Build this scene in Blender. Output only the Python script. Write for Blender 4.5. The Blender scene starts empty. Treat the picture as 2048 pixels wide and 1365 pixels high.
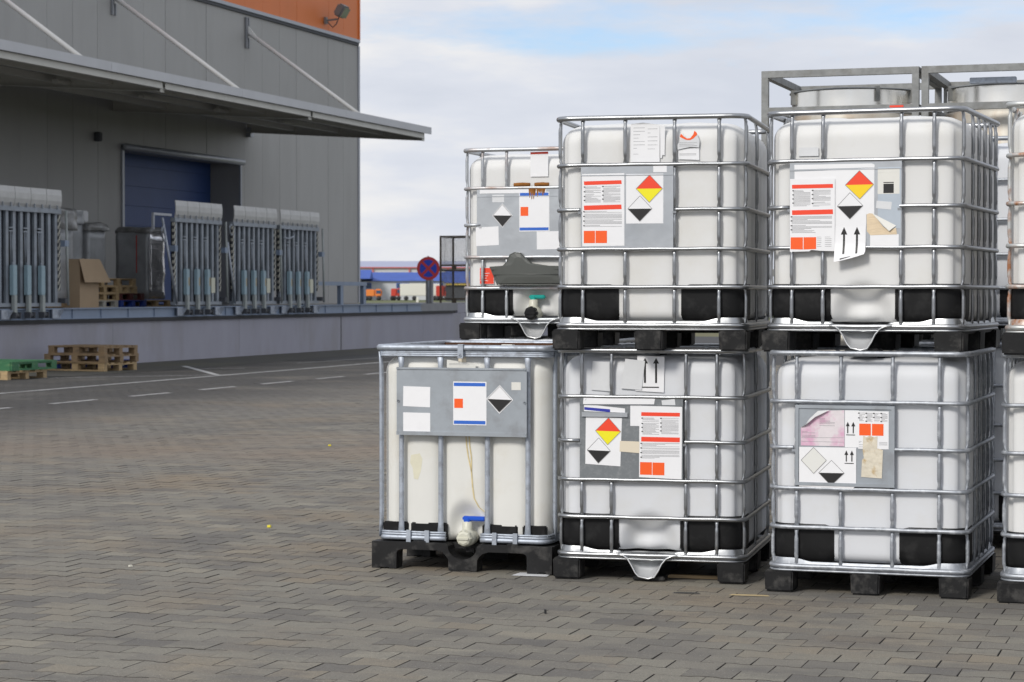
import bpy, bmesh, math, random
import numpy as np
from mathutils import Vector, Matrix

random.seed(7)
R = math.radians
scene = bpy.context.scene
C = scene.collection

# ------------------------------------------------------------------ camera
cam_data = bpy.data.cameras.new('camera')
cam = bpy.data.objects.new('camera', cam_data)
C.objects.link(cam)
cam.location = (0.0, 0.0, 1.4614)
cam.rotation_euler = (R(90 - 1.2533), 0.0, R(18.1956))
cam_data.sensor_width = 36.0
cam_data.lens = 4400.0 / 2048.0 * 36.0
cam_data.clip_start = 0.1
cam_data.clip_end = 6000.0
cam_data.dof.use_dof = True
cam_data.dof.focus_distance = 9.9
cam_data.dof.aperture_fstop = 10.0
scene.camera = cam

# ------------------------------------------------------------------ sky and sun
SUN = Vector((-0.26, -0.78, 0.60)).normalized()
sun_el = math.asin(SUN.z)
sun_rot = math.atan2(SUN.x, SUN.y)
world = bpy.data.worlds.new('World')
scene.world = world
world.use_nodes = True
wt = world.node_tree
for n in list(wt.nodes):
    wt.nodes.remove(n)
W = lambda t: wt.nodes.new(t)
w_out = W('ShaderNodeOutputWorld')
sky = W('ShaderNodeTexSky')
sky.sky_type = 'NISHITA'
sky.sun_disc = False
sky.sun_elevation = sun_el
sky.sun_rotation = sun_rot
bg_sky = W('ShaderNodeBackground')
bg_sky.inputs['Strength'].default_value = 0.105
clear = W('ShaderNodeVectorMath')
clear.operation = 'MULTIPLY'
clear.inputs[1].default_value = (0.96, 1.0, 1.16)
wt.links.new(sky.outputs['Color'], clear.inputs[0])
wt.links.new(clear.outputs['Vector'], bg_sky.inputs['Color'])
# broken cloud deck: noise over the direction, stretched sideways as clouds are near the horizon
tc = W('ShaderNodeTexCoord')
mp = W('ShaderNodeMapping')
mp.inputs['Scale'].default_value = (1.0, 1.0, 4.5)
mp.inputs['Location'].default_value = (-0.3699, -1.2669, -1.4458)
wt.links.new(tc.outputs['Generated'], mp.inputs['Vector'])
n1 = W('ShaderNodeTexNoise')
n1.inputs['Scale'].default_value = 4.6
n1.inputs['Detail'].default_value = 7.0
n1.inputs['Roughness'].default_value = 0.6
wt.links.new(mp.outputs['Vector'], n1.inputs['Vector'])
r1 = W('ShaderNodeValToRGB')
r1.color_ramp.elements[0].position = 0.305
r1.color_ramp.elements[0].color = (0, 0, 0, 1)
r1.color_ramp.elements[1].position = 0.45
r1.color_ramp.elements[1].color = (1, 1, 1, 1)
# the deck closes up towards the horizon, as seen from below
sepz = W('ShaderNodeSeparateXYZ')
wt.links.new(tc.outputs['Generated'], sepz.inputs[0])
hz = W('ShaderNodeMapRange')
hz.inputs['From Min'].default_value = 0.0
hz.inputs['From Max'].default_value = 0.115
hz.inputs['To Min'].default_value = 0.22
hz.inputs['To Max'].default_value = 0.0
wt.links.new(sepz.outputs['Z'], hz.inputs['Value'])
cov = W('ShaderNodeMath')
cov.operation = 'ADD'
wt.links.new(n1.outputs['Fac'], cov.inputs[0])
wt.links.new(hz.outputs['Result'], cov.inputs[1])
wt.links.new(cov.outputs[0], r1.inputs['Fac'])
mp2 = W('ShaderNodeMapping')
mp2.inputs['Scale'].default_value = (1.0, 1.0, 4.2)
mp2.inputs['Location'].default_value = (3.6656, -4.9356, 0.0111)
wt.links.new(tc.outputs['Generated'], mp2.inputs['Vector'])
n2 = W('ShaderNodeTexNoise')
n2.inputs['Scale'].default_value = 6.0
n2.inputs['Detail'].default_value = 6.0
n2.inputs['Roughness'].default_value = 0.56
wt.links.new(mp2.outputs['Vector'], n2.inputs['Vector'])
r2 = W('ShaderNodeValToRGB')
cr = r2.color_ramp
cr.elements[0].position = 0.36
cr.elements[0].color = (0.555, 0.588, 0.660, 1)
cr.elements[1].position = 0.66
cr.elements[1].color = (0.765, 0.755, 0.745, 1)
e = cr.elements.new(0.50)
e.color = (0.615, 0.642, 0.705, 1)
wt.links.new(n2.outputs['Fac'], r2.inputs['Fac'])
bg_cl = W('ShaderNodeBackground')
bg_cl.inputs['Strength'].default_value = 1.0
wt.links.new(r2.outputs['Color'], bg_cl.inputs['Color'])
mx = W('ShaderNodeMixShader')
wt.links.new(r1.outputs['Color'], mx.inputs['Fac'])
wt.links.new(bg_sky.outputs['Background'], mx.inputs[1])
wt.links.new(bg_cl.outputs['Background'], mx.inputs[2])
wt.links.new(mx.outputs['Shader'], w_out.inputs['Surface'])

sun_data = bpy.data.lights.new('sun', 'SUN')
sun_data.energy = 2.0
sun_data.angle = R(14)
sun_data.color = (1.0, 0.96, 0.90)
sun = bpy.data.objects.new('sun', sun_data)
sun.rotation_euler = SUN.to_track_quat('Z', 'Y').to_euler()
sun.location = (-10, -20, 30)
C.objects.link(sun)

vs = scene.view_settings
vs.view_transform = 'Standard'
vs.look = 'None'
vs.gamma = 1.0
vs.use_curve_mapping = False
vs.exposure = 0.25

# ------------------------------------------------------------------ materials
def mat(name, col, rough=0.6, metal=0.0, var=0.0, vscale=6.0, spec=0.5, bump=0.0, bscale=40.0,
        stain=None, sscale=2.0, samt=0.0, stretch=(1, 1, 1), rvar=0.0, coat=0.0):
    """principled material with object-space noise: value variation, an optional stain colour, fine bump"""
    m = bpy.data.materials.new(name)
    m.use_nodes = True
    nt = m.node_tree
    b = nt.nodes['Principled BSDF']
    b.inputs['Roughness'].default_value = rough
    b.inputs['Metallic'].default_value = metal
    b.inputs['Specular IOR Level'].default_value = spec
    c4 = (col[0], col[1], col[2], 1)
    b.inputs['Base Color'].default_value = c4
    if var or samt or bump or rvar:
        t = nt.nodes.new('ShaderNodeTexCoord')
        mpg = nt.nodes.new('ShaderNodeMapping')
        mpg.inputs['Scale'].default_value = stretch
        oi = nt.nodes.new('ShaderNodeObjectInfo')
        vadd = nt.nodes.new('ShaderNodeVectorMath')
        vadd.operation = 'ADD'
        vm = nt.nodes.new('ShaderNodeVectorMath')
        vm.operation = 'SCALE'
        vm.inputs['Scale'].default_value = 17.0
        cmb = nt.nodes.new('ShaderNodeCombineXYZ')
        for k in range(3):
            nt.links.new(oi.outputs['Random'], cmb.inputs[k])
        nt.links.new(cmb.outputs['Vector'], vm.inputs[0])
        nt.links.new(t.outputs['Object'], mpg.inputs['Vector'])
        nt.links.new(mpg.outputs['Vector'], vadd.inputs[0])
        nt.links.new(vm.outputs['Vector'], vadd.inputs[1])
        V = vadd.outputs['Vector']
        last = None
        if var:
            n = nt.nodes.new('ShaderNodeTexNoise')
            n.inputs['Scale'].default_value = vscale
            n.inputs['Detail'].default_value = 5.0
            n.inputs['Roughness'].default_value = 0.6
            nt.links.new(V, n.inputs['Vector'])
            mr = nt.nodes.new('ShaderNodeMapRange')
            mr.inputs['From Min'].default_value = 0.25
            mr.inputs['From Max'].default_value = 0.75
            mr.inputs['To Min'].default_value = 1 - var
            mr.inputs['To Max'].default_value = 1 + var
            nt.links.new(n.outputs['Fac'], mr.inputs['Value'])
            mul = nt.nodes.new('ShaderNodeVectorMath')
            mul.operation = 'SCALE'
            mul.inputs[0].default_value = col[:3]
            nt.links.new(mr.outputs['Result'], mul.inputs['Scale'])
            last = mul.outputs['Vector']
        if samt:
            n = nt.nodes.new('ShaderNodeTexNoise')
            n.inputs['Scale'].default_value = sscale
            n.inputs['Detail'].default_value = 8.0
            n.inputs['Roughness'].default_value = 0.62
            nt.links.new(V, n.inputs['Vector'])
            rp = nt.nodes.new('ShaderNodeValToRGB')
            rp.color_ramp.elements[0].position = 0.5
            rp.color_ramp.elements[1].position = 0.66
            rp.color_ramp.elements[0].color = (0, 0, 0, 1)
            rp.color_ramp.elements[1].color = (samt, samt, samt, 1)
            nt.links.new(n.outputs['Fac'], rp.inputs['Fac'])
            mixn = nt.nodes.new('ShaderNodeMix')
            mixn.data_type = 'RGBA'
            nt.links.new(rp.outputs['Color'], mixn.inputs[0])
            if last is not None:
                nt.links.new(last, mixn.inputs[6])
            else:
                mixn.inputs[6].default_value = c4
            mixn.inputs[7].default_value = (stain[0], stain[1], stain[2], 1)
            last = mixn.outputs[2]
            if metal > 0.3:
                sub = nt.nodes.new('ShaderNodeMath')
                sub.operation = 'MULTIPLY_ADD'
                sub.inputs[1].default_value = -metal
                sub.inputs[2].default_value = metal
                nt.links.new(rp.outputs['Color'], sub.inputs[0])
                nt.links.new(sub.outputs[0], b.inputs['Metallic'])
        if last is not None:
            nt.links.new(last, b.inputs['Base Color'])
        if rvar:
            n = nt.nodes.new('ShaderNodeTexNoise')
            n.inputs['Scale'].default_value = vscale * 1.7
            n.inputs['Detail'].default_value = 4.0
            nt.links.new(V, n.inputs['Vector'])
            mr = nt.nodes.new('ShaderNodeMapRange')
            mr.inputs['To Min'].default_value = rough - rvar
            mr.inputs['To Max'].default_value = rough + rvar
            nt.links.new(n.outputs['Fac'], mr.inputs['Value'])
            nt.links.new(mr.outputs['Result'], b.inputs['Roughness'])
        if bump:
            n = nt.nodes.new('ShaderNodeTexNoise')
            n.inputs['Scale'].default_value = bscale
            n.inputs['Detail'].default_value = 4.0
            nt.links.new(V, n.inputs['Vector'])
            bp = nt.nodes.new('ShaderNodeBump')
            bp.inputs['Strength'].default_value = bump
            bp.inputs['Distance'].default_value = 0.01
            nt.links.new(n.outputs['Fac'], bp.inputs['Height'])
            nt.links.new(bp.outputs['Normal'], b.inputs['Normal'])
    return m

M = {}
M['galv'] = mat('galvanised_steel_bright', (0.37, 0.38, 0.39), 0.32, 0.95, var=0.14, vscale=14, rvar=0.10)
M['galv_dull'] = mat('galvanised_steel_dull', (0.345, 0.365, 0.395), 0.5, 0.7, var=0.22, vscale=18, rvar=0.08,
                     stain=(0.62, 0.64, 0.66), sscale=30, samt=0.5)
M['galv_mid'] = mat('galvanised_steel_mid', (0.36, 0.37, 0.385), 0.36, 0.9, var=0.15, vscale=14, rvar=0.08)
M['galv_frame'] = mat('galvanised_frame_blueish', (0.43, 0.47, 0.53), 0.55, 0.55, var=0.22, vscale=10, rvar=0.08,
                      stain=(0.15, 0.15, 0.16), sscale=26, samt=0.45)
M['galv_rust'] = mat('galvanised_steel_rust_patched', (0.56, 0.57, 0.56), 0.5, 0.7, var=0.15, vscale=12,
                     stain=(0.30, 0.10, 0.02), sscale=9, samt=0.95)
M['galv_rust2'] = mat('galvanised_steel_few_rust_spots', (0.48, 0.50, 0.52), 0.48, 0.8, var=0.15, vscale=12,
                      stain=(0.26, 0.10, 0.03), sscale=5, samt=0.55)
M['plate'] = mat('sheet_steel_plate', (0.50, 0.52, 0.54), 0.36, 0.75, var=0.10, vscale=5, bump=0.25, bscale=5, rvar=0.08)
M['plate_dull'] = mat('sheet_steel_plate_dull', (0.36, 0.39, 0.42), 0.5, 0.5, var=0.10, vscale=6, bump=0.2, bscale=6,
                      stain=(0.16, 0.15, 0.15), sscale=8, samt=0.35)
M['plate_dark'] = mat('sheet_steel_plate_dark', (0.20, 0.215, 0.225), 0.5, 0.4, var=0.08, vscale=8, bump=0.15, bscale=7,
                      stain=(0.4, 0.4, 0.4), sscale=40, samt=0.25)
M['spout'] = mat('drip_spout_steel', (0.74, 0.75, 0.755), 0.25, 0.5, var=0.12, vscale=9, bump=0.2, bscale=9)
M['tray'] = mat('bottom_tray_steel', (0.40, 0.41, 0.415), 0.36, 0.95, var=0.10, vscale=9, bump=0.25, bscale=9)
M['hdpe'] = mat('white_polyethylene', (0.715, 0.714, 0.702), 0.5, 0, var=0.02, vscale=3, spec=0.22, stain=(0.60, 0.57, 0.49), sscale=3.2, samt=0.26, bump=0.03, bscale=25)
M['hdpe_cool'] = mat('white_polyethylene_milky', (0.665, 0.678, 0.70), 0.5, 0, var=0.02, vscale=3, spec=0.22, stain=(0.58, 0.56, 0.50), sscale=2.6, samt=0.28, bump=0.03, bscale=25)
M['hdpe_aged'] = mat('aged_cream_polyethylene', (0.725, 0.72, 0.68), 0.5, 0, var=0.03, vscale=3, spec=0.22, stain=(0.52, 0.44, 0.28), sscale=2.2, samt=0.22, bump=0.03, bscale=25)
M['hdpe_valve'] = mat('cream_plastic', (0.60, 0.59, 0.49), 0.4, 0, var=0.05)
M['black'] = mat('black_plastic_guard', (0.009, 0.009, 0.0095), 0.5, 0, var=0.25, vscale=10, spec=0.22, stain=(0.03, 0.03, 0.03), sscale=14, samt=0.5)
M['pallet_black'] = mat('black_plastic_pallet', (0.014, 0.014, 0.0145), 0.55, 0, var=0.25, vscale=12, spec=0.25, stain=(0.075, 0.072, 0.068), sscale=14, samt=0.75, bump=0.1, bscale=30)
M['paper'] = mat('white_paper', (0.82, 0.82, 0.83), 0.6, 0, var=0.02, vscale=12, bump=0.08, bscale=18)
M['paper_dull'] = mat('greyish_paper', (0.66, 0.67, 0.68), 0.6, 0, var=0.04, vscale=14, bump=0.1, bscale=25)
M['paper_cream'] = mat('cream_paper', (0.72, 0.71, 0.66), 0.6, 0, var=0.04, vscale=14)
M['paper_pink'] = mat('torn_pink_carbon_paper', (0.72, 0.66, 0.68), 0.7, 0, var=0.05, vscale=30, stain=(0.66, 0.34, 0.50), sscale=9, samt=0.9, bump=0.2, bscale=40)
M['paper_brown'] = mat('torn_brown_residue', (0.68, 0.62, 0.50), 0.75, 0, var=0.12, vscale=40, stain=(0.44, 0.28, 0.09), sscale=22, samt=0.9, bump=0.3, bscale=60)
M['paper_wood'] = mat('torn_tan_backing', (0.72, 0.58, 0.40), 0.75, 0, var=0.10, vscale=30, stretch=(1, 1, 6), bump=0.2, bscale=40)
M['paper_tape'] = mat('beige_tape', (0.72, 0.64, 0.50), 0.5)
M['sky_sheen'] = mat('painted_sky_sheen', (0.52, 0.575, 0.63), 0.3, 0.4, var=0.08)  # reflection of the sky on bare steel, put into the colour
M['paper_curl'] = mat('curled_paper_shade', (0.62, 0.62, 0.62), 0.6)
M['ink_red'] = mat('red_print', (0.86, 0.06, 0.02), 0.5)
M['ink_orange'] = mat('orange_print', (0.92, 0.11, 0.01), 0.5)
M['ink_yellow'] = mat('yellow_print', (0.86, 0.78, 0.01), 0.5)
M['ink_amber'] = mat('amber_print', (0.90, 0.62, 0.01), 0.5)
M['ink_black'] = mat('black_print', (0.012, 0.011, 0.011), 0.5)
M['ink_text'] = mat('text_print', (0.30, 0.30, 0.31), 0.6)
M['ink_line'] = mat('thin_line_print', (0.22, 0.22, 0.22), 0.6)
M['ink_blue'] = mat('blue_print', (0.025, 0.13, 0.55), 0.5)
M['ink_navy'] = mat('navy_print', (0.02, 0.03, 0.33), 0.5)
M['ink_pale'] = mat('pale_grey_print', (0.73, 0.73, 0.69), 0.6)
M['handle_blue'] = mat('blue_plastic_handle', (0.01, 0.09, 0.55), 0.35)
M['handle_teal'] = mat('teal_plastic_handle', (0.0, 0.34, 0.29), 0.35)
M['dirt_brown'] = mat('dried_brown_dirt', (0.10, 0.055, 0.035), 0.9, 0, var=0.3, vscale=12, spec=0.05)
M['rust'] = mat('rust_crust', (0.28, 0.12, 0.035), 0.9, 0, var=0.3, vscale=30, spec=0.05, bump=0.3, bscale=60)
M['stain_yellow'] = mat('yellow_drip_stain', (0.62, 0.51, 0.27), 0.6, 0, var=0.2, vscale=30)
M['stain_pale'] = mat('pale_yellow_glue', (0.70, 0.67, 0.52), 0.5, 0, var=0.05, vscale=20)
M['grey_plastic'] = mat('grey_moulded_plastic', (0.085, 0.09, 0.082), 0.38, 0, var=0.08)
M['cladding'] = mat('grey_cladding', (0.345, 0.343, 0.333), 0.5, 0.05, var=0.05, vscale=0.9, stretch=(1, 1, 0.25), stain=(0.295, 0.29, 0.28), sscale=1.5, samt=0.35)
M['cladding_orange'] = mat('orange_cladding', (0.70, 0.175, 0.028), 0.5, 0, var=0.05, vscale=0.8, stretch=(1, 1, 0.3))
M['trim'] = mat('grey_flashing', (0.26, 0.27, 0.29), 0.45, 0.2, var=0.05)
M['trim_light'] = mat('light_flashing', (0.36, 0.38, 0.42), 0.4, 0.3, var=0.05)
M['canopy_edge'] = mat('canopy_fascia', (0.50, 0.51, 0.53), 0.45, 0.2, var=0.06, vscale=1.2)
M['beam_paint'] = mat('cream_grey_painted_beam', (0.56, 0.555, 0.515), 0.5, 0, var=0.06, vscale=2)
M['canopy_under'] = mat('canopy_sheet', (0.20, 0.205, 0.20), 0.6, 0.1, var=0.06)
M['strut'] = mat('light_painted_strut', (0.72, 0.715, 0.69), 0.45)
M['door_blue'] = mat('blue_door_panel', (0.026, 0.066, 0.215), 0.5, 0, var=0.08, vscale=2)
M['dark'] = mat('dark_interior', (0.03, 0.03, 0.03), 0.8)
M['rubber'] = mat('black_rubber', (0.025, 0.025, 0.028), 0.7, 0, var=0.2)
M['dock'] = mat('lavender_grey_painted_concrete', (0.335, 0.332, 0.385), 0.7, 0, var=0.07, vscale=1.4, stain=(0.27, 0.262, 0.26), sscale=1.1, samt=0.5, stretch=(1, 1, 0.4), bump=0.1, bscale=20)
M['concrete'] = mat('grey_concrete', (0.26, 0.265, 0.275), 0.8, 0, var=0.1, vscale=3, bump=0.15, bscale=30)
M['deck'] = mat('dock_deck_concrete', (0.20, 0.19, 0.175), 0.8, 0, var=0.12, vscale=2)
M['steel_blue'] = mat('blue_grey_painted_steel', (0.21, 0.265, 0.36), 0.45, 0.15, var=0.08, vscale=3)
M['lev_rib'] = mat('weathered_blue_grey_steel', (0.285, 0.318, 0.36), 0.5, 0.3, var=0.16, vscale=4, stain=(0.20, 0.20, 0.20), sscale=5, samt=0.4)
M['lev_deck'] = mat('blue_steel_plate_gap_shade', (0.018, 0.023, 0.032), 0.6, 0.1, var=0.12, vscale=3)  # bluish plate, colour darkened further for the shade between the ribs
M['lev_lip'] = mat('worn_pale_lip_plate', (0.50, 0.50, 0.49), 0.45, 0.3, var=0.10, vscale=5)
M['cyl_blue'] = mat('light_blue_cylinder_box', (0.29, 0.405, 0.46), 0.5, 0, var=0.08, vscale=5)
M['cyl_grey'] = mat('grey_beige_cylinder_foot', (0.34, 0.37, 0.36), 0.5, 0.1, var=0.12, vscale=7)
M['cream'] = mat('cream_plate', (0.62, 0.62, 0.50), 0.6)
M['brass'] = mat('tan_decal', (0.42, 0.34, 0.20), 0.6)
M['wood'] = mat('pale_pallet_wood', (0.43, 0.31, 0.165), 0.75, 0, var=0.22, vscale=5, stretch=(1, 6, 6), stain=(0.26, 0.19, 0.115), sscale=4, samt=0.6)
M['wood_old'] = mat('aged_pallet_wood', (0.28, 0.195, 0.11), 0.8, 0, var=0.25, vscale=5, stretch=(1, 6, 6), stain=(0.15, 0.11, 0.075), sscale=4, samt=0.7)
M['wood_white'] = mat('grey_white_pallet_wood', (0.40, 0.385, 0.34), 0.8, 0, var=0.15, vscale=5)
M['wood_green'] = mat('green_painted_wood', (0.034, 0.150, 0.065), 0.6, 0, var=0.2, vscale=5, stretch=(1, 5, 5), stain=(0.20, 0.23, 0.11), sscale=5, samt=0.35)
M['wood_blue'] = mat('blue_painted_wood', (0.015, 0.045, 0.25), 0.6, 0, var=0.15, vscale=5)
M['wood_red'] = mat('dark_red_painted_wood', (0.09, 0.02, 0.018), 0.7)
M['carton'] = mat('brown_cardboard', (0.40, 0.295, 0.19), 0.75, 0, var=0.05, vscale=3)
M['film'] = mat('grey_stretch_film', (0.34, 0.355, 0.37), 0.32, 0.1, var=0.25, vscale=3, bump=0.5, bscale=7)
M['film_dark'] = mat('dark_stretch_film', (0.22, 0.22, 0.215), 0.3, 0.1, var=0.4, vscale=5, bump=0.8, bscale=6, stain=(0.42, 0.44, 0.46), sscale=7, samt=0.6)
M['foil'] = mat('crumpled_silver_foil', (0.90, 0.90, 0.92), 0.22, 0.9, var=0.15, vscale=6, bump=1.0, bscale=5, stretch=(1, 0.6, 3))
M['sign_red'] = mat('sign_red', (0.55, 0.035, 0.04), 0.5)
M['sign_blue'] = mat('sign_blue', (0.012, 0.05, 0.50), 0.5)
M['cage'] = mat('rusty_dark_cage_steel', (0.10, 0.088, 0.07), 0.7, 0.3, var=0.3, vscale=6, stain=(0.22, 0.12, 0.06), sscale=5, samt=0.4)
M['stainless'] = mat('stainless_tank_steel', (0.95, 0.92, 0.855), 0.24, 0.95, var=0.08, vscale=4, rvar=0.06)
M['frame_grey'] = mat('mottled_galvanised_frame', (0.245, 0.25, 0.245), 0.6, 0.35, var=0.25, vscale=16, stain=(0.15, 0.14, 0.12), sscale=10, samt=0.5)
M['tank_stain'] = mat('stained_tank_cladding', (0.52, 0.49, 0.43), 0.5, 0.2, var=0.12, vscale=4, stain=(0.33, 0.20, 0.10), sscale=3.5, samt=0.6, stretch=(1, 1, 0.4))
M['lamp_glass'] = mat('lamp_glass', (0.35, 0.38, 0.33), 0.08, 0.3, var=0.2)
M['lamp_body'] = mat('grey_lamp_housing', (0.22, 0.23, 0.235), 0.5, 0.3, var=0.1)
M['far_white'] = mat('far_white_wall', (0.55, 0.56, 0.58), 0.7, 0, var=0.03, vscale=0.3)
M['far_blue'] = mat('far_blue_roof', (0.045, 0.10, 0.38), 0.6, 0, var=0.15, vscale=0.4)
M['far_lav'] = mat('far_lavender_roof', (0.36, 0.38, 0.50), 0.7)
M['far_red'] = mat('far_red_steel', (0.55, 0.12, 0.12), 0.6)
M['far_glass'] = mat('far_window_glass', (0.05, 0.09, 0.16), 0.15)
M['far_yellow'] = mat('far_yellow_panel', (0.62, 0.46, 0.10), 0.6)
M['far_orange'] = mat('far_orange_paint', (0.75, 0.22, 0.04), 0.6)
M['far_redtruck'] = mat('far_red_paint', (0.55, 0.05, 0.03), 0.5)
M['far_cream'] = mat('far_cream_trailer', (0.72, 0.71, 0.64), 0.6)
M['far_dark'] = mat('far_dark_grey', (0.07, 0.075, 0.085), 0.7)
M['paint_line'] = mat('worn_white_road_paint', (0.44, 0.44, 0.435), 0.8, 0, var=0.15, vscale=2.5, stain=(0.14, 0.14, 0.14), sscale=3, samt=0.6)
M['bit_yellow'] = mat('yellow_plastic_bit', (0.72, 0.62, 0.03), 0.5)
M['bit_white'] = mat('pale_scrap', (0.6, 0.58, 0.5), 0.6)
M['twig'] = mat('dry_splinter', (0.34, 0.27, 0.15), 0.8)
M['dark_bit'] = mat('dark_scrap', (0.03, 0.03, 0.03), 0.7)

def hazard_material():
    m = bpy.data.materials.new('black_white_hazard_stripes')
    m.use_nodes = True
    nt = m.node_tree
    b = nt.nodes['Principled BSDF']
    b.inputs['Roughness'].default_value = 0.6
    t = nt.nodes.new('ShaderNodeTexCoord')
    sx = nt.nodes.new('ShaderNodeSeparateXYZ')
    nt.links.new(t.outputs['Object'], sx.inputs[0])
    a = nt.nodes.new('ShaderNodeMath'); a.operation = 'MULTIPLY_ADD'
    a.inputs[1].default_value = -1.6
    nt.links.new(sx.outputs['Y'], a.inputs[0])
    nt.links.new(sx.outputs['Z'], a.inputs[2])
    d = nt.nodes.new('ShaderNodeMath'); d.operation = 'DIVIDE'
    d.inputs[1].default_value = 0.135
    nt.links.new(a.outputs[0], d.inputs[0])
    fr = nt.nodes.new('ShaderNodeMath'); fr.operation = 'FRACT'
    nt.links.new(d.outputs[0], fr.inputs[0])
    gt = nt.nodes.new('ShaderNodeMath'); gt.operation = 'GREATER_THAN'
    gt.inputs[1].default_value = 0.52
    nt.links.new(fr.outputs[0], gt.inputs[0])
    mixn = nt.nodes.new('ShaderNodeMix'); mixn.data_type = 'RGBA'
    mixn.inputs[6].default_value = (0.05, 0.05, 0.055, 1)
    mixn.inputs[7].default_value = (0.52, 0.51, 0.44, 1)
    nt.links.new(gt.outputs[0], mixn.inputs[0])
    nt.links.new(mixn.outputs[2], b.inputs['Base Color'])
    return m
M['hazard'] = hazard_material()

def mesh_wire_material():
    return mat('welded_mesh_wire', (0.16, 0.15, 0.14), 0.6, 0.4)
M['wire'] = mesh_wire_material()

def paver_material():
    m = bpy.data.materials.new('concrete_pavers')
    m.use_nodes = True
    nt = m.node_tree
    b = nt.nodes['Principled BSDF']
    b.inputs['Roughness'].default_value = 0.82
    b.inputs['Specular IOR Level'].default_value = 0.35
    N = lambda t: nt.nodes.new(t)
    L = nt.links.new
    geo = N('ShaderNodeNewGeometry')
    oi = N('ShaderNodeObjectInfo')
    ad = N('ShaderNodeMath'); ad.operation = 'ADD'
    L(geo.outputs['Random Per Island'], ad.inputs[0]); L(oi.outputs['Random'], ad.inputs[1])
    fr = N('ShaderNodeMath'); fr.operation = 'FRACT'
    L(ad.outputs[0], fr.inputs[0])
    rp = N('ShaderNodeValToRGB')
    els = rp.color_ramp.elements
    els[0].position = 0.0; els[0].color = (0.135, 0.127, 0.114, 1)
    els[1].position = 1.0; els[1].color = (0.252, 0.235, 0.192, 1)
    for p, c in ((0.25, (0.187, 0.174, 0.148, 1)), (0.5, (0.199, 0.186, 0.156, 1)), (0.75, (0.209, 0.196, 0.163, 1)), (0.9, (0.210, 0.185, 0.145, 1))):
        e = els.new(p); e.color = c
    L(fr.outputs[0], rp.inputs['Fac'])
    pos = geo.outputs['Position']
    def noise(scale, detail, rough=0.6, stretch=None):
        n = N('ShaderNodeTexNoise')
        n.inputs['Scale'].default_value = scale
        n.inputs['Detail'].default_value = detail
        n.inputs['Roughness'].default_value = rough
        if stretch:
            mpp = N('ShaderNodeMapping'); mpp.inputs['Scale'].default_value = stretch
            L(pos, mpp.inputs['Vector']); L(mpp.outputs['Vector'], n.inputs['Vector'])
        else:
            L(pos, n.inputs['Vector'])
        return n.outputs['Fac']
    def ramp(fac, a, bb, v=1.0):
        q = N('ShaderNodeValToRGB')
        q.color_ramp.elements[0].position = a; q.color_ramp.elements[0].color = (0, 0, 0, 1)
        q.color_ramp.elements[1].position = bb; q.color_ramp.elements[1].color = (v, v, v, 1)
        L(fac, q.inputs['Fac'])
        return q.outputs['Color']
    def mixc(fac, c1, col=None, mode='MIX'):
        q = N('ShaderNodeMix'); q.data_type = 'RGBA'; q.blend_type = mode
        L(fac, q.inputs[0]); L(c1, q.inputs[6])
        q.inputs[7].default_value = col
        return q.outputs[2]
    c = rp.outputs['Color']
    c = mixc(ramp(noise(0.55, 6), 0.50, 0.68, 0.8), c, (0.225, 0.178, 0.122, 1))           # sandy brown dirt
    c = mixc(ramp(noise(1.3, 7, 0.65, (1, 1.8, 1)), 0.48, 0.66, 0.75), c, (0.112, 0.106, 0.100, 1))   # oily dark patches
    c = mixc(ramp(noise(3.2, 6, 0.7), 0.62, 0.76, 0.5), c, (0.26, 0.19, 0.125, 1))         # rusty spots
    c = mixc(ramp(noise(2.1, 8, 0.7, (1, 0.6, 1)), 0.69, 0.77, 0.55), c, (0.34, 0.335, 0.31, 1))
    # a broad band of trodden-in sandy dirt across the yard
    dt = N('ShaderNodeVectorMath'); dt.operation = 'DOT_PRODUCT'; dt.inputs[1].default_value = (-0.312, 0.95, 0)
    L(pos, dt.inputs[0])
    bd = N('ShaderNodeMapRange'); bd.inputs['From Min'].default_value = 18.2; bd.inputs['From Max'].default_value = 20.4
    L(dt.outputs['Value'], bd.inputs['Value'])
    bd2 = N('ShaderNodeMapRange'); bd2.inputs['From Min'].default_value = 23.2; bd2.inputs['From Max'].default_value = 21.0
    L(dt.outputs['Value'], bd2.inputs['Value'])
    bm_ = N('ShaderNodeMath'); bm_.operation = 'MULTIPLY'
    L(bd.outputs['Result'], bm_.inputs[0]); L(bd2.outputs['Result'], bm_.inputs[1])
    bq = N('ShaderNodeMath'); bq.operation = 'MULTIPLY'
    L(bm_.outputs[0], bq.inputs[0]); L(ramp(noise(0.35, 5), 0.36, 0.60, 0.75), bq.inputs[1])
    c = mixc(bq.outputs[0], c, (0.225, 0.172, 0.125, 1))      # pale scuffs
    # rubber-darkened lane beside the asphalt
    sx_ = N('ShaderNodeSeparateXYZ'); L(pos, sx_.inputs[0])
    ln = N('ShaderNodeMapRange'); ln.inputs['From Min'].default_value = -7.5; ln.inputs['From Max'].default_value = -13.6
    L(sx_.outputs['X'], ln.inputs['Value'])
    lw = N('ShaderNodeMath'); lw.operation = 'MULTIPLY'
    L(ln.outputs['Result'], lw.inputs[0]); L(ramp(noise(0.25, 5), 0.25, 0.62, 0.85), lw.inputs[1])
    c = mixc(lw.outputs[0], c, (0.125, 0.119, 0.112, 1))
    ln2 = N('ShaderNodeMapRange'); ln2.inputs['From Min'].default_value = -11.8; ln2.inputs['From Max'].default_value = -14.4
    L(sx_.outputs['X'], ln2.inputs['Value'])
    lw2 = N('ShaderNodeMath'); lw2.operation = 'MULTIPLY'
    L(ln2.outputs['Result'], lw2.inputs[0]); L(ramp(noise(0.5, 6), 0.15, 0.5, 0.95), lw2.inputs[1])
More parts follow.
